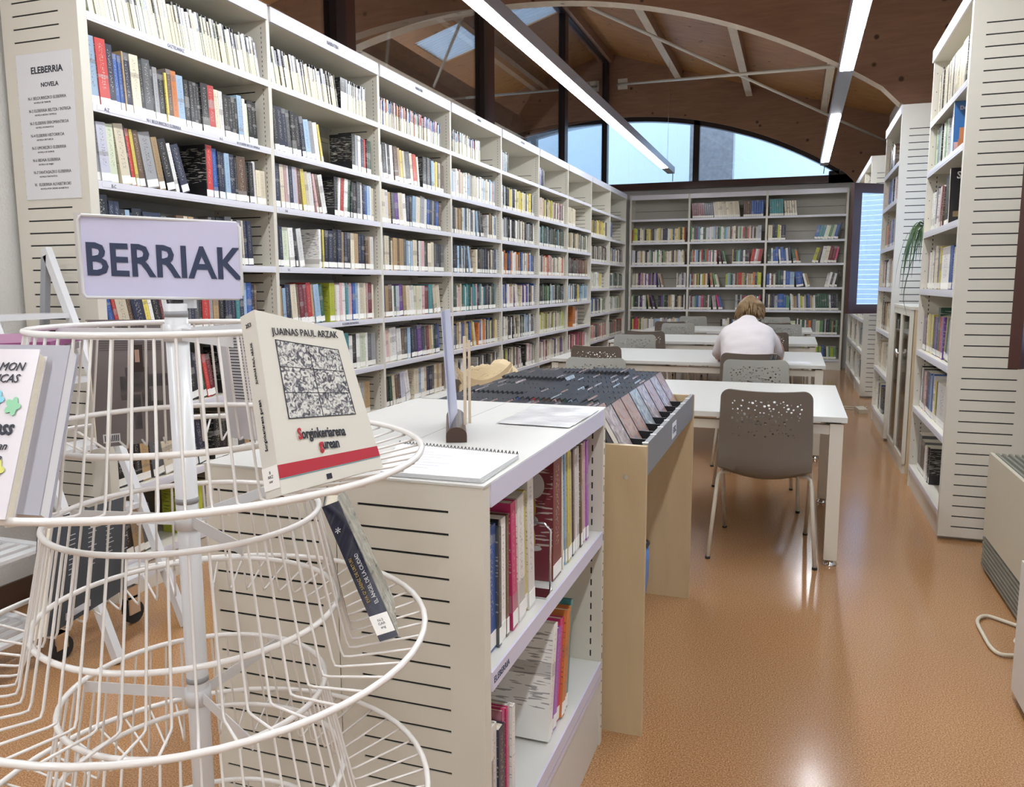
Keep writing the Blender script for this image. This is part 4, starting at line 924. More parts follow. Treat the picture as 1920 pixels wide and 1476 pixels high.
# canvas tote over the chair
import bmesh
from mathutils import noise
def blob(name, prof, m, loc, scl, seed=0, amp=.02, freq=6, parent=None, sub=4):
    bm = bmesh.new(); bmesh.ops.create_icosphere(bm, subdivisions=sub, radius=1)
    for v in bm.verts:
        p = V((v.co.x*scl[0], v.co.y*scl[1], v.co.z*scl[2])); n = noise.noise_vector(p*freq+V((seed, 0, 0))); v.co = p+n*amp
        if prof: v.co = prof(v.co)
    me = bpy.data.meshes.new(name); bm.to_mesh(me); bm.free()
    for f in me.polygons: f.use_smooth = True
    me.materials.append(m); o = bpy.data.objects.new(name, me); C.objects.link(o); o.location = loc
    if parent is not None: o.parent = parent; o.location = V(loc)-ORG[parent]
    ORG[o] = V(loc); return o
tt = thing('tote_bag', 'crumpled natural canvas tote bag draped over a chair back', 'bag', (1.17, 3.98, .74))
def drape(u, v):
    # u along x, v front-back over the chair top
    x = 1.01+u*.37; a = (v-.5)*2
    zt = .865+.095*math.sin(u*math.pi)**.55*(1-.25*abs(a))-.03*(1-u)
    w = .020*noise.noise(V((u*8, v*9, 1)))+.042*noise.noise(V((u*3.6, v*3.4, 5)))+.010*noise.noise(V((u*19, v*15, 2)))
    if a < 0: y = 3.925+a*.075; z = zt-abs(a)**1.5*(.11+.05*math.sin(u*6+1))
    else: y = 3.925+a*.19; z = zt-a**1.4*.045
    return V((x+.025*math.sin(v*6), y+w*.7, z+w))
q = MB(); q.grid(drape, 54, 54); tbm = q.build('bag_cloth', MCAN, tt)
md = tbm.modifiers.new('s', 'SOLIDIFY'); md.thickness = .006; md.offset = 1
for s_, k in ((0, .0), (1, .03)):
    q = MB(); pts = []
    for i in range(15):
        t_ = i/14; pts.append((1.05+.30*t_, 3.838-.010*s_-.012*math.sin(t_*3), .880-.115*math.sin(t_*math.pi)**.8*(1-s_*.3)+.035*t_+k))
    for (a, b) in zip(pts[:-1], pts[1:]):
        a = V(a); b = V(b); q.hexa([a, b, b+V((0, .003, 0)), a+V((0, .003, 0)), a+V((0, 0, .026)), b+V((0, 0, .026)), b+V((0, .003, .026)), a+V((0, .003, .026))])
    q.build('handle', MCAN, tt)

# ------------------------------------------------------------------ the reader
pr_ = thing('person', 'seated reader seen from behind in a white T-shirt, head bowed over the table', 'person', (2.38, 6.3, .45))
def skinmesh(name, verts, edges, radii, m, parent, sub=2):
    me = bpy.data.meshes.new(name); org = ORG[parent]; me.from_pydata([V(v)-org for v in verts], edges, [])
    o = bpy.data.objects.new(name, me); C.objects.link(o)
    sk = o.modifiers.new('sk', 'SKIN'); sk.use_smooth_shade = True
    for i, r in enumerate(radii): me.skin_vertices[0].data[i].radius = r if isinstance(r, tuple) else (r, r)
    me.skin_vertices[0].data[0].use_root = True
    ss = o.modifiers.new('ss', 'SUBSURF'); ss.levels = ss.render_levels = sub
    dg = bpy.context.evaluated_depsgraph_get(); me2 = bpy.data.meshes.new_from_object(o.evaluated_get(dg)); me2.name = name
    bpy.data.objects.remove(o); me2.materials.clear(); me2.materials.append(m)
    for f in me2.polygons: f.use_smooth = True
    o = bpy.data.objects.new(name, me2); C.objects.link(o); o.parent = parent; ORG[o] = org; return o
# body: pelvis, spine, neck, head core, arms, legs
Vb = [(2.36, 6.24, .56), (2.36, 6.27, .70), (2.355, 6.36, .84), (2.35, 6.47, .95), (2.35, 6.57, 1.02), (2.35, 6.63, 1.06), (2.35, 6.67, 1.10),
      (2.19, 6.52, .97), (2.13, 6.62, .84), (2.12, 6.72, .765), (2.22, 6.88, .755), (2.51, 6.52, .97), (2.58, 6.62, .84), (2.585, 6.72, .765), (2.47, 6.90, .755),
      (2.26, 6.28, .535), (2.24, 6.66, .53), (2.24, 6.70, .12), (2.24, 6.80, .05), (2.46, 6.28, .535), (2.48, 6.66, .53), (2.48, 6.70, .12), (2.48, 6.80, .05)]
Eb = [(0, 1), (1, 2), (2, 3), (3, 4), (4, 5), (5, 6), (3, 7), (7, 8), (8, 9), (9, 10), (3, 11), (11, 12), (12, 13), (13, 14), (0, 15), (15, 16), (16, 17), (17, 18), (0, 19), (19, 20), (20, 21), (21, 22)]
Rb = [(.15, .11), (.14, .10), (.14, .10), (.135, .09), (.06, .055), .055, .05, .062, .05, .04, .028, .062, .05, .04, .028, .085, .062, .045, .04, .085, .062, .045, .04]
body = skinmesh('body', Vb, Eb, Rb, MSKIN, pr_, 2)
# shirt: smooth back volume
def shirt(u, v):
    # v 0 hem -> 1 neck ; u around back half and front
    a = u*2*math.pi
    C0 = [(0, (2.36, 6.22, .60), .190, .125), (.22, (2.36, 6.26, .72), .185, .125), (.45, (2.358, 6.34, .84), .195, .125), (.66, (2.352, 6.43, .925), .208, .115), (.80, (2.35, 6.51, .985), .192, .085), (.92, (2.35, 6.575, 1.035), .105, .065), (1, (2.35, 6.61, 1.068), .066, .055)]
    for (v0, c0, a0, b0), (v1, c1, a1, b1) in zip(C0[:-1], C0[1:]):
        if v <= v1+1e-6:
            t_ = (v-v0)/(v1-v0); t2 = t_; c = V(c0).lerp(V(c1), t2); A = a0+(a1-a0)*t2; B = b0+(b1-b0)*t2; break
    ax = V((1, 0, 0)); tl = math.radians(30+v*22); ay = V((0, math.cos(tl), -math.sin(tl)))
    ca, sa = math.cos(a), math.sin(a); e = .78
    p = c+ax*(A*abs(ca)**e*(1 if ca > 0 else -1))+ay*(B*abs(sa)**e*(1 if sa > 0 else -1))
    w = noise.noise(V((p.x*9, p.y*6, p.z*7)))*.016+noise.noise(V((p.x*22, p.y*10, p.z*26)))*.006
    return p+(p-c).normalized()*w
q = MB(); q.grid(shirt, 56, 36)
q.build('shirt', MSHIRT, pr_)
for sx in (-1, 1):
    q = MB(); c = 2.35; P = [(c+sx*.09, 6.49, .972), (c+sx*.14, 6.50, .958), (c+sx*.175, 6.53, .905), (c+sx*.195, 6.57, .85), (c+sx*.205, 6.60, .80)]
    q.tube(P, [.066, .070, .066, .064, .068], 18, cap=True); q.build('sleeve', MSHIRT, pr_)
# head with face, hair
hc = V((2.355, 6.73, 1.135))
hd = blob('head', None, MSKIN, hc, (.072, .088, .102), 3, .002, 4, pr_)
fd = V((.05, .80, -.58)).normalized()
for sx in (-1, 1):
    q = MB(); q.lathe([(.004, -.01), (.012, -.006), (.012, .006), (.004, .01)], (hc.x+sx*.074, hc.y+.0, hc.z-.015), 8); q.build('ear', MSKIN, hd)
    e_ = hc+fd*.078+V((sx*.028, 0, .012)); q = MB(); q.lathe([(.002, -.008), (.009, -.004), (.009, .004), (.002, .008)], tuple(e_), 8); q.build('eye', MPAPER, hd)
q = MB(); nz = hc+fd*.085; q.tube([nz+V((0, 0, .02)), nz+fd*.022-V((0, 0, .01)), nz-V((0, 0, .015))], [.006, .012, .008], 8); q.build('nose', MSKIN, hd)
q = MB(); mo = hc+fd*.072-V((0, 0, .045)); q.tube([mo-V((.02, 0, 0)), mo+fd*.006, mo+V((.02, 0, 0))], .005, 6); q.build('mouth', MINKR, hd)
def hairf(p):
    if p.y > .03 and p.z < -.02: p.y = .03+(p.y-.03)*.5
    return p
blob('hair', hairf, MHAIR, hc+V((0, -.022, .012)), (.102, .098, .108), 9, .03, 13, pr_, 5)
R = random.Random(3); q = MB()
for i in range(150):
    a = R.uniform(-math.pi*.98, math.pi*.02); ph = R.uniform(-.15, 1.25); d0 = V((math.cos(a)*math.cos(ph), math.sin(a)*math.cos(ph), math.sin(ph)))
    p0 = hc+V((0, -.022, .012))+V((d0.x*.100, d0.y*.096, d0.z*.106)); p1 = p0+V((d0.x*.014, d0.y*.012, -.03)); p2 = p1+V((R.uniform(-.012, .012), -.002, -.03))
    q.tube([p0, p1, p2], [.008, .007, .002], 5)
q.build('hair_strands', MHAIR, pr_)
def hand(sx, w, aim):
    w = V(w); f = V(aim).normalized(); s_ = V((0, 0, 1)).cross(f).normalized()
    vs_ = [w, w+f*.045, w+f*.085]; es = [(0, 1), (1, 2)]; rs = [(.024, .017), (.034, .014), (.033, .012)]
    for k, (off, ln) in enumerate(((-.027, .058), (-.009, .068), (.009, .064), (.027, .050))):
        b0 = len(vs_); p = w+f*.085+s_*off; vs_ += [p, p+f*ln*.5-V((0, 0, .004)), p+f*ln-V((0, 0, .012))]; es += [(2, b0), (b0, b0+1), (b0+1, b0+2)]; rs += [.0085, .008, .0065]
    b0 = len(vs_); p = w+f*.035-s_*sx*.03; vs_ += [p, p+f*.03-s_*sx*.018, p+f*.055-s_*sx*.022]; es += [(1, b0), (b0, b0+1), (b0+1, b0+2)]; rs += [.011, .0095, .0075]
    skinmesh('hand', vs_, es, rs, MSKIN, pr_, 1)
hand(-1, (2.22, 6.88, .757), (.3, 1, 0)); hand(1, (2.47, 6.90, .757), (-.3, 1, 0))
for sx in (2.24, 2.48):
    q = MB(); q.tube([(sx, 6.70, .10), (sx, 6.72, .045), (sx, 6.88, .03)], [.05, .048, .035], 10); q.build('shoe', MBLK, pr_)
q = MB()
for a, b in ((2.26, 2.24), (2.46, 2.48)): q.tube([(a, 6.24, .545), (b, 6.64, .545), (b, 6.70, .50), (b, 6.70, .12)], [.098, .075, .07, .058], 14)
q.build('trousers', MJEAN, pr_)
tag(bx('open_book', MPAPER, None, 2.22, 2.52, 6.95, 7.15, .7335, .742), 'open book lying in front of the bowed reader', 'book')
tag(bx('paper_sheet', MPAPER, None, 2.66, 2.82, 6.66, 6.86, .7335, .7365), 'loose papers on the table right of the reader', 'paper')
sb = thing('shoulder_bag', 'black shoulder bag hanging from the reader\'s chair back', 'bag', (2.58, 6.02, .35))
q = MB()
for x in (2.545, 2.575):
    q.tube([(x, 5.992, .56), (x, 5.990, .80), (x, 6.005, .850), (x, 6.025, .848), (x, 6.035, .80)], .009, 8)
q.build('strap', MBLK, sb)
q = MB(); q.grid(lambda u, v: (2.56+.11*math.cos(u*2*math.pi)*math.sin(math.pi*(.12+.76*v))**.5, 5.955+.035*math.sin(u*2*math.pi)*math.sin(math.pi*(.12+.76*v))**.5, .34+v*.24), 20, 8); q.build('bag_body', MBLK, sb)

# ------------------------------------------------------------------ right side things
# glass-door cabinet
gc = thing('glass_cabinet', 'low cream cabinet with glass doors between two right bookcases', 'cabinet', (3.66, 6.78, 0))
gx0, gx1, gy0, gy1, gz = 3.452, 3.87, 6.262, 7.29, 1.192
bx('side_panel', MMAPLED, gc, gx0+.03, gx1, gy0, gy0+.02, 0, gz-.02); bx('side_panel', MMAPLED, gc, gx0+.03, gx1, gy1-.02, gy1, 0, gz-.02)
bx('top', MW, gc, gx0, gx1, gy0-.004, gy1+.004, gz-.02, gz); bx('back_panel', MBACK, gc, gx1-.012, gx1, gy0+.02, gy1-.02, .02, gz-.02); bx('base', MW, gc, gx0+.01, gx1-.012, gy0+.02, gy1-.02, 0, .07)
for z in (.45, .82): bx('shelf', MW, gc, gx0+.05, gx1-.014, gy0+.022, gy1-.022, z-.018, z)
for i, (a, b) in enumerate(((gy0+.005, (gy0+gy1)/2-.002), ((gy0+gy1)/2+.002, gy1-.005))):
    q = MB(); f = .045
    for Y0, Y1, Z0, Z1 in ((a, b, .07, .07+f), (a, b, gz-.022-f, gz-.022), (a, a+f, .07+f, gz-.022-f), (b-f, b, .07+f, gz-.022-f)): q.box(gx0+.004, gx0+.026, Y0, Y1, Z0, Z1)
    dr = q.build('door', MW, gc); bx('pane', MCABG, dr, gx0+.012, gx0+.016, a+f, b-f, .07+f, gz-.022-f)
    q = MB(); yy = b-.02 if i == 0 else a+.02; q.tube([(gx0-.018, yy, .80), (gx0-.018, yy, .86)], .006, 8); q.tube([(gx0+.004, yy, .83), (gx0-.018, yy, .83)], .005, 8); q.build('handle', MCHR, dr)
for j, (z, n) in enumerate(((.0705, 8), (.4505, 6), (.8205, 7))):
    y = gy0+.10
    for i in range(n):
        w_ = .03+.012*((i*7+j*3) % 4); h = .22+.02*((i*5+j) % 3)
        o = bx('folder', MBOOK, None, 3.53, 3.72, y, y+w_, z, z+h) if False else None
        q = MB(); q.box(3.53, 3.72, y, y+w_, z, z+h, 0, PAL['caAwTckB'[(i*3+j) % 8]]); o = q.build('ring_binder', MBOOK)
        tag(o, '%s ring binder, %s from the near side, %s shelf of the glass cabinet' % (CN['caAwTckB'[(i*3+j) % 8]], ordn(i+1), ['bottom', 'middle', 'top'][j]), 'binder', 'binders inside the glass cabinet'); y += w_+.03
# potted plant
pp = thing('potted_plant', 'spider plant with drooping leaves on top of the glass cabinet', 'plant', (3.66, 6.45, 1.193))
q = MB(); q.lathe([(.07, 0), (.075, .01), (.10, .19), (.108, .20), (.108, .22), (.098, .22), (.094, .20), (.02, .19)], (3.66, 6.45, 1.193), 22); q.build('pot', MTERRA, pp)
q = MB(); q.tube([(3.66, 6.45, 1.38), (3.62, 6.40, 1.56), (3.54, 6.30, 1.74)], [.012, .009, .008], 8); q.build('stem', mat('stem', (.16, .17, .06), .6), pp)
R = random.Random(8)
for i in range(46):
    a = R.uniform(math.pi*.55, math.pi*1.75) if i < 34 else R.uniform(0, 6.28); L_ = R.uniform(.26, .54); dx, dy = math.cos(a), math.sin(a); rise = R.uniform(.06, .13); q = MB(); pts = []
    o_ = V((3.54, 6.30, 1.72))
    for k in range(9):
        t_ = k/8; r_ = L_*.52*(1-(1-t_)**1.6); z = rise*math.sin(min(1, t_*1.5)*math.pi/2)-L_*.95*t_**2.2; pts.append(o_+V((dx*r_*.75, dy*r_, z)))
    if i == 0: pts = [o_+V((-.14*math.sin(t*2.2/8), -.08*t/8, -.62*t/8+.03*math.sin(t))) for t in range(9)]
    n = V((-dy, dx, 0))
    b0 = len(q.v)
    for k, p in enumerate(pts):
        wd = .0065*math.sin(math.pi*(.12+.88*k/8))+.0008
        q.v += [tuple(p-n*wd+V((0, 0, .002))), tuple(p), tuple(p+n*wd+V((0, 0, .002)))]
    for k in range(8):
        q.face([b0+3*k, b0+3*k+1, b0+3*k+4, b0+3*k+3], 0, None, True); q.face([b0+3*k+1, b0+3*k+2, b0+3*k+5, b0+3*k+4], 0, None, True)
    q.build('leaf', MLEAF, pp)
# open sashes
def sash(name, hinge, ang, w_, z0, z1, label, blue=True):
    t = thing(name, label, 'window sash', (hinge[0], hinge[1], z0))
    d = V((math.cos(ang), math.sin(ang), 0)); n = V((-d.y, d.x, 0))*.05; o = V((hinge[0], hinge[1], 0)); f = .10
    q = MB()
    for a, b, za, zb in ((0, w_, z0, z0+f), (0, w_, z1-f, z1), (0, f, z0+f, z1-f), (w_-f, w_, z0+f, z1-f)):
        q.obox(o+d*a+V((0, 0, za)), d*(b-a), n, V((0, 0, zb-za)))
    q.build('sash_frame', MFRAMEB, t)
    q = MB(); q.obox(o+d*f+n*.45+V((0, 0, z0+f)), d*(w_-2*f), n*.12, V((0, 0, z1-z0-2*f))); q.build('pane', MGLASSM, t)
    if z1 < 2.3: return
    q = MB(); hp = o+d*(w_-f/2)-n*.3+V((0, 0, (z0+z1)/2)); q.tube([hp, hp-n*.4, hp-n*.4-V((0, 0, .11))], .008, 8); q.build('handle', MCHR, t)
sash('window_sash', (3.87, 10.0), math.radians(180+34), .80, 1.03, 2.42, 'open dark brown window sash reflecting the blue blind, far right')
sash('window_sash', (3.90, 4.3), math.radians(180+50), .55, 1.0, 2.2, 'open dark brown window sash cut by the right edge of the photo')
# radiator
ra = thing('radiator', 'beige fan heater with dark grilles at the right wall', 'radiator', (3.75, 3.2, 0))
q = MB(); q.box(3.583, 3.88, 2.2, 4.255, .17, .545); q.build('casing', MRADI, ra)
q = MB(); q.box(3.60, 3.88, 2.21, 4.25, 0, .17); q.build('base', MFRAME, ra)
for i in range(7): q = MB(); q.box(3.584, 3.602, 2.2, 4.262, .018+.021*i, .030+.021*i); q.build('grille_slat', MSTEELG, ra)
q = MB(); q.box(3.583, 3.60, 2.2, 4.255, .545, .567); q.box(3.86, 3.88, 2.2, 4.255, .545, .567); q.build('top_rim', MRADI, ra)
for i in range(9): q = MB(); q.box(3.608+.027*i, 3.620+.027*i, 2.2, 4.255, .545, .564); q.build('grille_slat', MSTEELG, ra)
# floor cable, socket, white cabinet edge
q = MB(); P = [(3.60, 3.50, .012), (3.54, 3.56, .01), (3.48, 3.60, .01), (3.435, 3.53, .01), (3.43, 3.38, .01), (3.435, 3.27, .01), (3.46, 3.225, .01), (3.53, 3.24, .01), (3.62, 3.235, .01)]
def smooth(P, k=5):
    out = []; n = len(P)
    for i in range(n-1):
        p0, p1, p2, p3 = V(P[max(i-1, 0)]), V(P[i]), V(P[i+1]), V(P[min(i+2, n-1)])
        for j in range(k):
            t = j/k; out.append(.5*((2*p1)+(p2-p0)*t+(2*p0-5*p1+4*p2-p3)*t*t+(3*p1-p0-3*p2+p3)*t**3))
    return out+[V(P[-1])]
q.tube(smooth(P), .0075, 8); tag(q.build('power_cable', MCABLE), 'beige cable looping on the floor by the radiator', 'cable')
q = MB(); q.tube(smooth([(3.56, 3.30, .008), (3.53, 3.36, .008), (3.56, 3.42, .008), (3.63, 3.44, .008)]), .006, 8); tag(q.build('power_cable', MCABLE), 'short inner loop of beige cable near the white box edge', 'cable')
es = thing('extension_socket', 'cream extension socket lying on the floor by the middle bookcase', 'socket', (3.42, 9.2, 0))
q = MB(); q.obox((3.37, 9.08, .001), (.09, .05, 0), (-.03, .26, 0), (0, 0, .042)); q.build('socket_body', MCABLE, es)
q = MB(); q.tube(smooth([(3.40, 9.34, .02), (3.33, 9.50, .01), (3.24, 9.52, .008), (3.22, 9.42, .008), (3.30, 9.36, .008), (3.43, 9.42, .008), (3.48, 9.6, .008)]), .006, 8); q.build('cord', MCABLE, es)
wc = thing('side_cabinet', 'white cabinet edge cut by the right edge of the photo', 'cabinet', (3.62, 2.6, 0))
bx('cabinet_body', MTAB, wc, 3.415, 3.575, 2.15, 2.905, .03, .47); bx('base', MBLK, wc, 3.43, 3.57, 2.16, 2.89, 0, .03)

# ------------------------------------------------------------------ wire display rack
RC = V((1.878, .909, 0)); D = 1.22
rk = thing('display_rack', 'white wire spinner rack with BERRIAK sign in the foreground', 'rack', (RC.x, RC.y, 0))
q = MB(); q.tube([(RC.x, RC.y, .03), (RC.x, RC.y, 1.332)], .0155, 18); q.build('pole', MPOLE, rk)
for z in (1.318, 1.052, .781, .51): q = MB(); q.tube([(RC.x, RC.y, z-.004), (RC.x, RC.y, z+.004)], .0162, 18); q.build('collar', MRING, rk)
for z in (1.292, 1.022, .754): q = MB(); q.tube([(RC.x, RC.y, z-.012), (RC.x, RC.y, z+.012)], .0185, 18); q.build('collar', MPOLE, rk)
q = MB(); q.lathe([(.26, 0), (.26, .015), (.05, .03), (.03, .05)], (RC.x, RC.y, 0), 30); q.build('base', MPOLE, rk)
def ring(r, z, t, name, par, tr=.0042):
    q = MB(); q.tube([(RC.x+r*math.cos(a), RC.y+r*math.sin(a), z) for a in [i*2*math.pi/56 for i in range(56)]], tr, 8, closed=True); return q.build(name, MWIRE, par)
wire_me = None
for ti in range(4):
    zu = 1.299-.267*ti; par = MB()
    zo = zu-.179; zm = zu-.140
    bk = bpy.data.objects.new('basket', None); C.objects.link(bk); bk.parent = rk; bk.location = (0, 0, zo); ORG[bk] = V((RC.x, RC.y, zo))
    ring(.151*D, zu, 0, 'ring', bk); ring(.170*D, zm, 0, 'ring', bk); ring(.276*D, zo, 0, 'ring', bk, .0046)
    if wire_me is None:
        q = MB(); r0, r1, r3 = .151*D-.003, .186*D, .276*D; P = [(r0, 0, .181), (r0+.002, 0, .176), (r1-.004, 0, -.015), (r1, 0, -.024), (r1+.010, 0, -.024), (r3, 0, -.005)]
        q.tube(P, .0019, 6); wire_me = q.mesh('wire', [MWIRE])
    for k in range(48):
        o = bpy.data.objects.new('wire', wire_me); C.objects.link(o); o.parent = bk; o.rotation_euler = (0, 0, 2*math.pi*(k+.5)/48)
    for a in (math.radians(-168), math.radians(-28), math.radians(88)):
        q = MB(); d = V((math.cos(a), math.sin(a), 0)); n = V((-d.y, d.x, 0))*.0015
        q.obox(V((RC.x, RC.y, zu-.018))+d*.016-n/2, d*(.151*D-.018), n, V((0, 0, .017))); q.build('bracket', MPOLE, bk)
# BERRIAK sign on the pole
sgn = thing('topic_sign', 'BERRIAK sign in a clear frame on top of the wire rack', 'sign', (1.87, .91, 1.335))
def ray(px, py): return fw+r2*((px-960)/FPX)-u2*((py-738)/FPX)
def ony(px, py, Y): d = ray(px, py); return CAM+d*((Y-CAM.y)/d.y)
A_ = V((1.7765, .850, 1.4515)); B_ = V((1.9420, .972, 1.4450)); C_ = V((1.9420, .972, 1.3380)); D_ = V((1.7765, .850, 1.3415))
SG = [A_, B_, C_, D_]
sx_ = (B_-A_).normalized(); sn = sx_.cross(V((0, 0, 1))).normalized()
def plate(c4, off, th, name, m, parent, grow=0):
    q = MB(); a, b, c, d = [p+sn*off for p in c4]; t = sn*th; q.hexa([d, c, c+t*-1, d-t, a, b, b-t, a-t]); return q.build(name, m, parent)
q = MB(); q.tube([D_+V((.006, 0, 0)), C_-V((.006, 0, 0)), C_+V((0, 0, .006)), B_-V((0, 0, .006)), B_-V((.006, 0, 0)), A_+V((.006, 0, 0)), A_-V((0, 0, .006)), D_+V((0, 0, .006))], .0022, 8, closed=True); q.build('frame', MPOLE, sgn)
plate(SG, 0, .0016, 'printed_card', mat('lilac_card', (.60, .60, .80), .35, coat=.5), sgn)
plate([p-sx_*.006+V((0, 0, .003)) for p in SG], -.004, .001, 'clear_sleeve', MACRY, sgn)
bx('stem', MPOLE, sgn, RC.x-.009, RC.x+.009, RC.y+.026, RC.y+.032, 1.325, 1.37)
mid = (A_+B_+C_+D_)/4
lettering('BERRIAK', .062, mid+sn*.0008+V((0, 0, -.006))+sx_*.002, sx_, (0, 0, 1), MINKB, sgn, bold=.0012, xs=.845)

# displayed books on the rack (corner points in metres)
def warped(name, TL, TR, BR, BL, thick, cols, label, sd=1, spine_left=True):
    TL, TR, BR, BL = map(V, (TL, TR, BR, BL)); n = (TR-BL).cross(TL-BR).normalized()
    if n.dot(CAM-TL) > 0: n = -n     # n points away from the camera: thickness direction
    t = thing(name, label, 'book', ((BL+BR)/2), None)
    tt_ = n*thick; q = MB(); c = .0018; e = n*c
    q.hexa([BL, BR, BR+e, BL+e, TL, TR, TR+e, TL+e]); q.hexa([BL+tt_-e, BR+tt_-e, BR+tt_, BL+tt_, TL+tt_-e, TR+tt_-e, TR+tt_, TL+tt_])
    L0_, L1_ = (BL, TL) if spine_left else (BR, TR); ww = (BR-BL).normalized()*c*(1 if spine_left else -1)
    q.hexa([L0_+e, L0_+ww+e, L0_+ww+tt_-e, L0_+tt_-e, L1_+e, L1_+ww+e, L1_+ww+tt_-e, L1_+tt_-e] if spine_left else [L0_+ww+e, L0_+e, L0_+tt_-e, L0_+ww+tt_-e, L1_+ww+e, L1_+e, L1_+tt_-e, L1_+ww+tt_-e])
    q.build('cover', cols, t)
    q = MB(); s1 = (BR-BL)*.02; u1 = (TL-BL)*.012
    q.hexa([BL+s1+e+u1, BR-s1+e+u1, BR-s1+tt_-e+u1, BL+s1+tt_-e+u1, TL+s1+e-u1, TR-s1+e-u1, TR-s1+tt_-e-u1, TL+s1+tt_-e-u1]); q.build('pages', MPAGE, t)
    return t, n
def bil(TL, TR, BR, BL, u, v): return (V(BL).lerp(V(BR), u)).lerp(V(TL).lerp(V(TR), u), v)
def patch(Q4, u0, u1, v0, v1, n, name, m, parent, off=.0006):
    q = MB(); p = [bil(*Q4, u, v)-n*off for u, v in ((u0, v0), (u1, v0), (u1, v1), (u0, v1))]; b = [k+n*.0004 for k in p]
    q.hexa([p[0], p[1], b[1], b[0], p[3], p[2], b[2], b[3]]); return q.build(name, m, parent)
MIV = mat('ivory_cover', (.64, .62, .55), .3, coat=.6)
Q1 = [(2.097, .791, 1.329), (2.140, .914, 1.298), (2.201, .900, 1.125), (2.160, .741, 1.125)]
b1, n1 = warped('display_book', *Q1, .028, MIV, 'white paperback titled Sorginkeriarena gurean standing on the top tier')
patch(Q1, .17, .86, .395, .845, n1, 'woodcut', MWOODCUT, b1)
for (a, b_, c, d) in ((.165, .865, .843, .848), (.165, .865, .392, .397), (.165, .172, .395, .845), (.858, .865, .395, .845), (.17, .86, .69, .694), (.17, .86, .54, .544), (.51, .516, .395, .845)): patch(Q1, a, b_, c, d, n1, 'woodcut_line', MINK, b1, .0009)
patch(Q1, 0, 1, .085, .155, n1, 'red_band', mat('red_band', (.42, .02, .04), .3), b1); patch(Q1, .42, .47, .018, .05, n1, 'publisher_mark', MINK, b1); patch(Q1, 0, 1, .078, .082, n1, 'teal_line', mat('teal_line', (.1, .3, .33), .4), b1)
ax1 = (V(Q1[2])-V(Q1[3])).normalized().lerp((V(Q1[1])-V(Q1[0])).normalized(), .4).normalized(); ay1 = (V(Q1[0])-V(Q1[3])).lerp(V(Q1[1])-V(Q1[2]), .5).normalized()
def t1(s_, sz, u, v, m, bold=0, xs=.8, al='CENTER'): lettering(s_, sz, bil(*Q1, u, v)-n1*.0014, ax1, ay1, m, b1, bold=bold, xs=xs, align=al)
t1('JUAINAS PAUL ARZAK', .0125, .52, .92, MINK, 0, .82); t1('orginkeriarena', .0175, .256, .30, MINK, .0003, .66, 'LEFT'); t1('S', .0185, .262, .30, MINKR, .0005, .7, 'RIGHT'); t1('urean', .0175, .437, .225, MINK, .0003, .66, 'LEFT'); t1('g', .0185, .442, .225, MINKR, .0005, .7, 'RIGHT')
SPQ = [V(Q1[0])+n1*.028, V(Q1[0]), V(Q1[3]), V(Q1[3])+n1*.028]; sax = -n1; spn = sax.cross((V(Q1[0])-V(Q1[3])).normalized())
if spn.dot(CAM-V(Q1[0])) < 0: spn = -spn
def sp1(u, v): return bil(*SPQ, u, v)+spn*.0008
q = MB(); p = [sp1(0, .04), sp1(1, .04), sp1(1, .16), sp1(0, .16)]; q.hexa([p[0], p[1], p[1]-spn*.0004, p[0]-spn*.0004, p[3], p[2], p[2]-spn*.0004, p[3]-spn*.0004]); q.build('spine_label', MSTICK, b1)
upv = (V(Q1[0])-V(Q1[3])).normalized()
lettering('Sorginkeriarena gurean', .0065, sp1(.5, .38), upv, -sax, MINK, b1); lettering('JUAINAS PAUL ARZAK', .0050, sp1(.5, .72), upv, -sax, MINK, b1); lettering('253', .007, sp1(.5, .93), sax, upv, MINK, b1)
lettering('8\nARZ\nsor', .005, sp1(.5, .105), sax, upv, MINK, b1)
# the angel de la ciudad
b2 = thing('display_book', 'thick navy hardback with white spine label leaning on the second tier', 'book', (2.165, .965, .86))
S_BL, S_TL = V((2.161, .951, .861)), V((2.020, 1.035, 1.020)); S_BR = S_BL+V((.0255, .006, .0095)); S_TR = S_TL+V((.0255, .006, .0105))
usp = (S_TL-S_BL).normalized(); asp = (S_BR-S_BL).normalized(); nsp = asp.cross(usp).normalized()
if nsp.dot(CAM-S_BL) < 0: nsp = -nsp
dep = V((-.071, .1255, -.004)); MNAV = mat('navy_cover', (.010, .012, .035), .25, coat=.6)
q = MB(); q.hexa([S_BL, S_BR, S_BR-nsp*.003, S_BL-nsp*.003, S_TL, S_TR, S_TR-nsp*.003, S_TL-nsp*.003]); w3 = asp*.003
q.hexa([S_BL-nsp*.003, S_BL+w3-nsp*.003, S_BL+w3+dep, S_BL+dep, S_TL-nsp*.003, S_TL+w3-nsp*.003, S_TL+w3+dep, S_TL+dep]); q.build('cover', MNAV, b2)
q = MB(); q.hexa([S_BR-w3-nsp*.003, S_BR-nsp*.003, S_BR+dep, S_BR-w3+dep, S_TR-w3-nsp*.003, S_TR-nsp*.003, S_TR+dep, S_TR-w3+dep]); q.build('front_cover', art_mat('stone_street_print', [(.10, .11, .10), (.35, .37, .33), (.55, .56, .50)], 30), b2)
q = MB(); e4 = usp*.004; q.hexa([S_BL+w3-nsp*.003+e4, S_BR-w3-nsp*.003+e4, S_BR-w3+dep*.97+e4, S_BL+w3+dep*.97+e4, S_TL+w3-nsp*.003-e4, S_TR-w3-nsp*.003-e4, S_TR-w3+dep*.97-e4, S_TL+w3+dep*.97-e4]); q.build('pages', MPAGE, b2)
def sp2(u, v): return (S_BL.lerp(S_BR, u)).lerp(S_TL.lerp(S_TR, u), v)+nsp*.0007
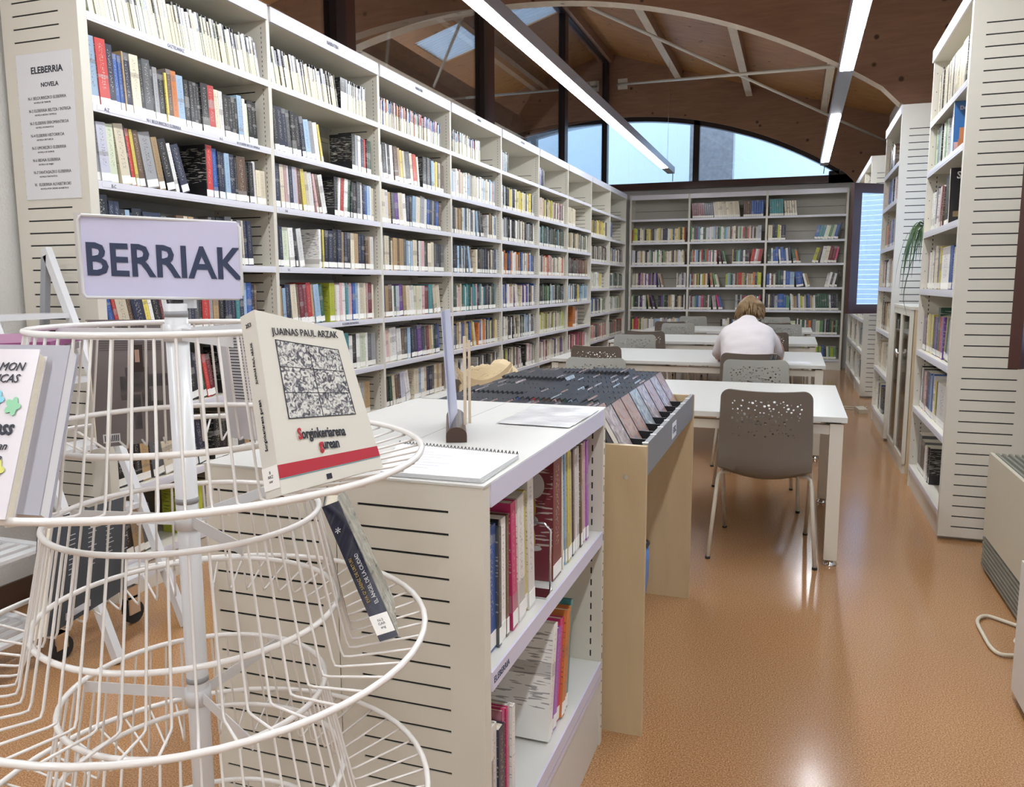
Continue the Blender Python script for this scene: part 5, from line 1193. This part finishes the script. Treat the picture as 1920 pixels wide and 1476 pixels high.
p = [sp2(0, .04), sp2(1, .04), sp2(1, .17), sp2(0, .17)]; q = MB(); q.hexa([p[0], p[1], p[1]-nsp*.0004, p[0]-nsp*.0004, p[3], p[2], p[2]-nsp*.0004, p[3]-nsp*.0004]); q.build('spine_label', MSTICK, b2)
uu = nsp.cross(usp).normalized(); uu = uu if uu.dot(asp) < 0 else -uu
lettering('EL ÁNGEL DE LA CIUDAD', .0082, sp2(.72, .42)+nsp*.0006, usp, uu, MPAPER, b2, xs=.88); lettering('EVA Gª SÁENZ DE URTURI', .0072, sp2(.32, .42)+nsp*.0006, usp, uu, mat('gold_ink', (.45, .33, .10), .4), b2, xs=.88)
lettering('N-2\nGAR\nang', .0055, sp2(.5, .105), asp, usp, MINK, b2); lettering('*', .022, sp2(.5, .80)+nsp*.0006, usp, uu, MPAPER, b2)

# ------------------------------------------------------------------ more books on the rack and the things left of it
def flatbook(name, BL, BR, TL, TR, thick, mats, label, away=True):
    BL, BR, TL, TR = map(V, (BL, BR, TL, TR)); n = (TR-BL).cross(TL-BR).normalized()
    if n.dot(CAM-TL) > 0: n = -n
    t = thing(name, label, 'book', (BL+BR)/2); e = n*.0018; T_ = n*thick
    q = MB(); q.hexa([BL, BR, BR+e, BL+e, TL, TR, TR+e, TL+e]); q.build('cover', mats[0], t)
    q = MB(); q.hexa([BL+T_-e, BR+T_-e, BR+T_, BL+T_, TL+T_-e, TR+T_-e, TR+T_, TL+T_]); q.build('cover', mats[1], t)
    s1 = (BR-BL)*.015; u1 = (TL-BL)*.012
    q = MB(); q.hexa([BL+s1*0+e+u1, BR-s1+e+u1, BR-s1+T_-e+u1, BL+s1*0+T_-e+u1, TL+s1*0+e-u1, TR-s1+e-u1, TR-s1+T_-e-u1, TL+s1*0+T_-e-u1]); q.build('pages', mats[2], t)
    return t, n, [TL, TR, BR, BL]
def onb(t, n, Q, txt, u, v, sz, m, bold=0, xs=.9, align='CENTER'):
    ax = (Q[2]-Q[3]).normalized(); ay = (Q[0]-Q[3]).normalized(); lettering(txt, sz, bil(*Q, u, v)-n*.0012, ax, (ay-ax*ay.dot(ax)).normalized(), m, t, bold=bold, xs=xs, align=align)
MPALE = mat('pale_lilac_cover', (.62, .58, .60), .25, coat=.6); MGC = mat('grey_back_cover', (.33, .32, .36), .3, coat=.3)
tA = V((-.976, -.217, 0)); upA = V((1.876, .692, 1.285))-V((1.953, .571, 1.125))
BRa = V((1.953, .571, 1.125)); BLa = BRa+tA*.15
ta, na, Qa = flatbook('display_book', BLa, BRa, BLa+upA, BRa+upA, .016, (MPALE, MPALE, MPAGE), 'white book with coloured leaf motifs on the rack, cut by the left photo edge')
onb(ta, na, Qa, 'AMON RAMON\nLUCAS', .90, .84, .016, MINK, 0, .8, 'RIGHT'); onb(ta, na, Qa, 'profitness', .93, .50, .026, MINK, .0006, .7, 'RIGHT'); onb(ta, na, Qa, 'tambien\nza', .90, .36, .014, MINK, 0, .8, 'RIGHT')
for u, v, c_ in ((.74, .67, (.20, .52, .62)), (.88, .63, (.25, .55, .32)), (.86, .26, (.60, .60, .12))):
    c0 = bil(*Qa, u, v)-na*.0012; ax = (Qa[2]-Qa[3]).normalized(); ay = (Qa[0]-Qa[3]).normalized(); q = MB()
    poly = []
    for k in range(24): r_ = .010*(.55+.45*abs(math.cos(k*math.pi/24*5))); poly.append((r_*math.cos(k*math.pi/12), r_*math.sin(k*math.pi/12)*1.3))
    q.prism(poly, c0, ax, ay, na, -.0003); q.build('leaf_motif', mat('motif', c_, .5), ta)
BRb = BRa+V((.020, .022, 0)); BLb = BRb+tA*.15
flatbook('display_book', BLb+V((0, .01, 0)), BRb, BLb+upA*1.02+V((0, .01, 0)), BRb+upA*1.02, .019, (MGC, MGC, MPAPER), 'grey-backed paperback with white page edge, behind the leaf-motif book on the rack')
MTW = mat('taupe_back_cover', (.16, .135, .13), .3, coat=.4)
tw, nw, Qw = flatbook('display_book', (1.624, .997, 1.094), (1.693, 1.091, 1.094), (1.617, 1.001, 1.303), (1.688, 1.098, 1.300), .02, (MTW, MTW, MPAGE), 'taupe back cover with a seated dark-haired woman, behind the rack wires')
for (u0, u1, v0, v1) in ((.42, .72, .42, .62), (.35, .50, .36, .55), (.62, .98, .46, .56), (.50, .60, .12, .40), (.62, .74, .30, .44), (.74, .92, .28, .34)): patch(Qw, u0, u1, v0, v1, nw, 'figure_print', MPHOTO, tw)
patch(Qw, .50, .66, .58, .80, nw, 'figure_print', mat('dark_hair_print', (.03, .015, .012), .5), tw, .0009); patch(Qw, .555, .615, .66, .76, nw, 'face_print', mat('face_print', (.42, .27, .21), .5), tw, .0013)
patch(Qw, .08, .30, .03, .10, nw, 'barcode', MPAPER, tw)
for k in range(8): patch(Qw, .10+.024*k, .112+.024*k, .04, .09, nw, 'barcode_line', MINK, tw, .001)
onb(tw, nw, Qw, 'A VECES LA VIDA\nES UN ESPACIO MUY GRANDE', .55, .93, .0065, MINK)
for k in range(5): patch(Qw, .12, .9, .83-.018*k, .835-.018*k, nw, 'text_line', mat('grey_ink', (.07, .06, .06), .6), tw)
MPG = mat('grey_white_cover', (.52, .51, .53), .4)
tp, np_, Qp = flatbook('display_book', (1.769, 1.142, 1.094), (1.862, 1.130, 1.094), (1.745, 1.146, 1.290), (1.843, 1.131, 1.293), .016, (MPG, MPG, MPAGE), 'grey-white text back cover on the rack, behind the ivory paperback')
for k in range(22): patch(Qp, .30, .30+.6*(1 if k % 7 < 6 else .5), .90-.026*k, .908-.026*k, np_, 'text_line', MINK, tp)
MSL = mat('slate_cover', (.030, .034, .042), .35, coat=.3)
tk, nk, Qk = flatbook('display_book', (1.658, .849, .838), (1.618, 1.044, .838), (1.575, .945, .985), (1.540, 1.130, .972), .03, (MSL, MSL, MPAGE), 'large dark slate book with handwritten lines on the second rack tier')
for j in range(9):
    n_ = 5+j % 3
    for i in range(n_): patch(Qk, .22+.12*i, .22+.12*i+.07+.02*((i*j) % 3), .78-.045*j+.004*(i % 2), .784-.045*j+.004*((i+1) % 2), nk, 'handwriting', mat('white_ink', (.45, .45, .45), .6) if False else MPG, tk)
patch(Qk, .20, .50, .04, .10, nk, 'barcode', MPG, tk)
# flat books sticking up behind the top ring, far left
for i, (z, c_, lb) in enumerate(((1.270, (.30, .08, .22), 'plum-striped booklet lying at the far left of the rack top'), (1.255, (.62, .58, .60), 'white booklet under the plum-striped one at the rack top left'))):
    q = MB(); q.obox((1.60-.01*i, .74-.02*i, z), (.15, .075, .004), (-.06, .13, .006), (0, 0, .009)); tag(q.build('booklet', mat('booklet_%d' % i, c_, .3)), lb, 'booklet')
# folding step ladder against the left bookcase end
ld = thing('step_ladder', 'grey folding step ladder standing before the left bookcase end', 'ladder', (0, 2.3, 0))
for y in (2.12, 2.46):
    q = MB(); a = V((-.165, y, 1.50)); b = V((.42, y, .0)); d_ = V((.028, 0, .011)); q.hexa([b, b+d_, b+d_+V((0, .03, 0)), b+V((0, .03, 0)), a, a+d_, a+d_+V((0, .03, 0)), a+V((0, .03, 0))]); q.build('front_rail', MPOLE, ld)
    q = MB(); a = V((-.165, y, 1.47)); b = V((-.36, y, .0)); q.hexa([b, b+d_, b+d_+V((0, .025, 0)), b+V((0, .025, 0)), a, a+d_, a+d_+V((0, .025, 0)), a+V((0, .025, 0))]); q.build('rear_rail', MRING, ld)
for k in range(5):
    z = .25+.25*k; x = .42-.585*z/1.50; q = MB(); q.box(x-.10, x+.03, 2.15, 2.46, z-.02, z); q.build('step', MPOLE, ld)
# book trolley with castor
tr = thing('book_trolley', 'white slatted trolley on black castors at the lower left, behind the rack', 'trolley', (.0, 1.9, 0))
for z in (.13, .42):
    q = MB(); q.box(-.30, .22, 1.76, 1.79, z, z+.02); q.build('shelf_frame', MPOLE, tr); bx('shelf_frame', MPOLE, tr, -.30, .22, 2.06, 2.09, z, z+.02)
    for k in range(8): q = MB(); q.box(-.30+.066*k, -.262+.066*k, 1.79, 2.06, z+.002, z+.014); q.build('slat', MPOLE, tr)
for x, y in ((.205, 1.775), (.205, 2.075), (-.285, 1.775), (-.285, 2.075)):
    q = MB(); q.tube([(x, y, .12), (x, y, .74)], .014, 10); q.build('post', MPOLE, tr)
    q = MB(); q.tube([(x-.012, y+.02, .045), (x+.012, y+.02, .045)], .044, 18); cs = q.build('castor', MRUB, tr)
    q = MB(); q.box(x-.02, x-.014, y-.015, y+.035, .045, .12); q.box(x+.014, x+.02, y-.015, y+.035, .045, .12); q.box(x-.02, x+.02, y-.015, y+.03, .105, .12); q.build('castor_fork', MCHR, cs)
q = MB(); q.tube([(.193, 2.44, .045), (.217, 2.44, .045)], .044, 18); cs = q.build('castor', MRUB, ld)
q = MB(); q.box(.18, .186, 2.40, 2.455, .045, .12); q.box(.222, .228, 2.40, 2.455, .045, .12); q.box(.18, .228, 2.40, 2.45, .11, .16); q.build('castor_fork', MCHR, cs)
# bookend in the low bookcase
q = MB(); q.tube([(2.185, 1.71, .657), (2.185, 1.71, .80), (2.170, 1.71, .815), (2.07, 1.71, .815), (2.055, 1.71, .80), (2.055, 1.71, .657)], .003, 8); q.box(2.05, 2.19, 1.66, 1.712, .6565, .6585)
tag(q.build('bookend', MCHR), 'wire bookend before the maroon book on the upper low bookcase shelf', 'bookend')
# face-out books near the end of the nearest right bookcase
for (z, h, wd, c_, y0, lb, tx) in ((2.062, .275, .20, (.045, .16, .42), 5.06, 'blue book with an orange figure with cover showing on the nearest right bookcase', 'De'), (1.682, .30, .20, (.012, .011, .014), 5.04, 'black large-letter book with cover showing on the nearest right bookcase', 'SA')):
    BLx = V((XR+.006, y0, z)); BRx = V((XR+wd, y0, z)); dz = V((0, .03, h))
    tf, nf, Qf = flatbook('display_book', BLx, BRx, BLx+dz, BRx+dz, .02, (mat('face_cover_'+tx, c_, .2, coat=.6),)*2+(MPAGE,), lb)
    onb(tf, nf, Qf, tx, .30 if tx == 'SA' else .22, .86, .055 if tx == 'SA' else .03, MPAPER, .001)
    if tx == 'De':
        for (u0, u1, v0, v1) in ((.15, .55, .22, .48), (.12, .50, .05, .25), (.25, .8, .0, .2)): patch(Qf, u0, u1, v0, v1, nf, 'figure_print', mat('orange_print', (.55, .20, .08), .4), tf)
        patch(Qf, .02, .15, 0, .2, nf, 'figure_print', mat('pink_print', (.55, .35, .32), .4), tf)
    else: patch(Qf, .35, .85, .35, .62, nf, 'photo_print', MPHOTO, tf); patch(Qf, .1, .9, .12, .22, nf, 'text_band', mat('tan_print', (.18, .12, .05), .5), tf)
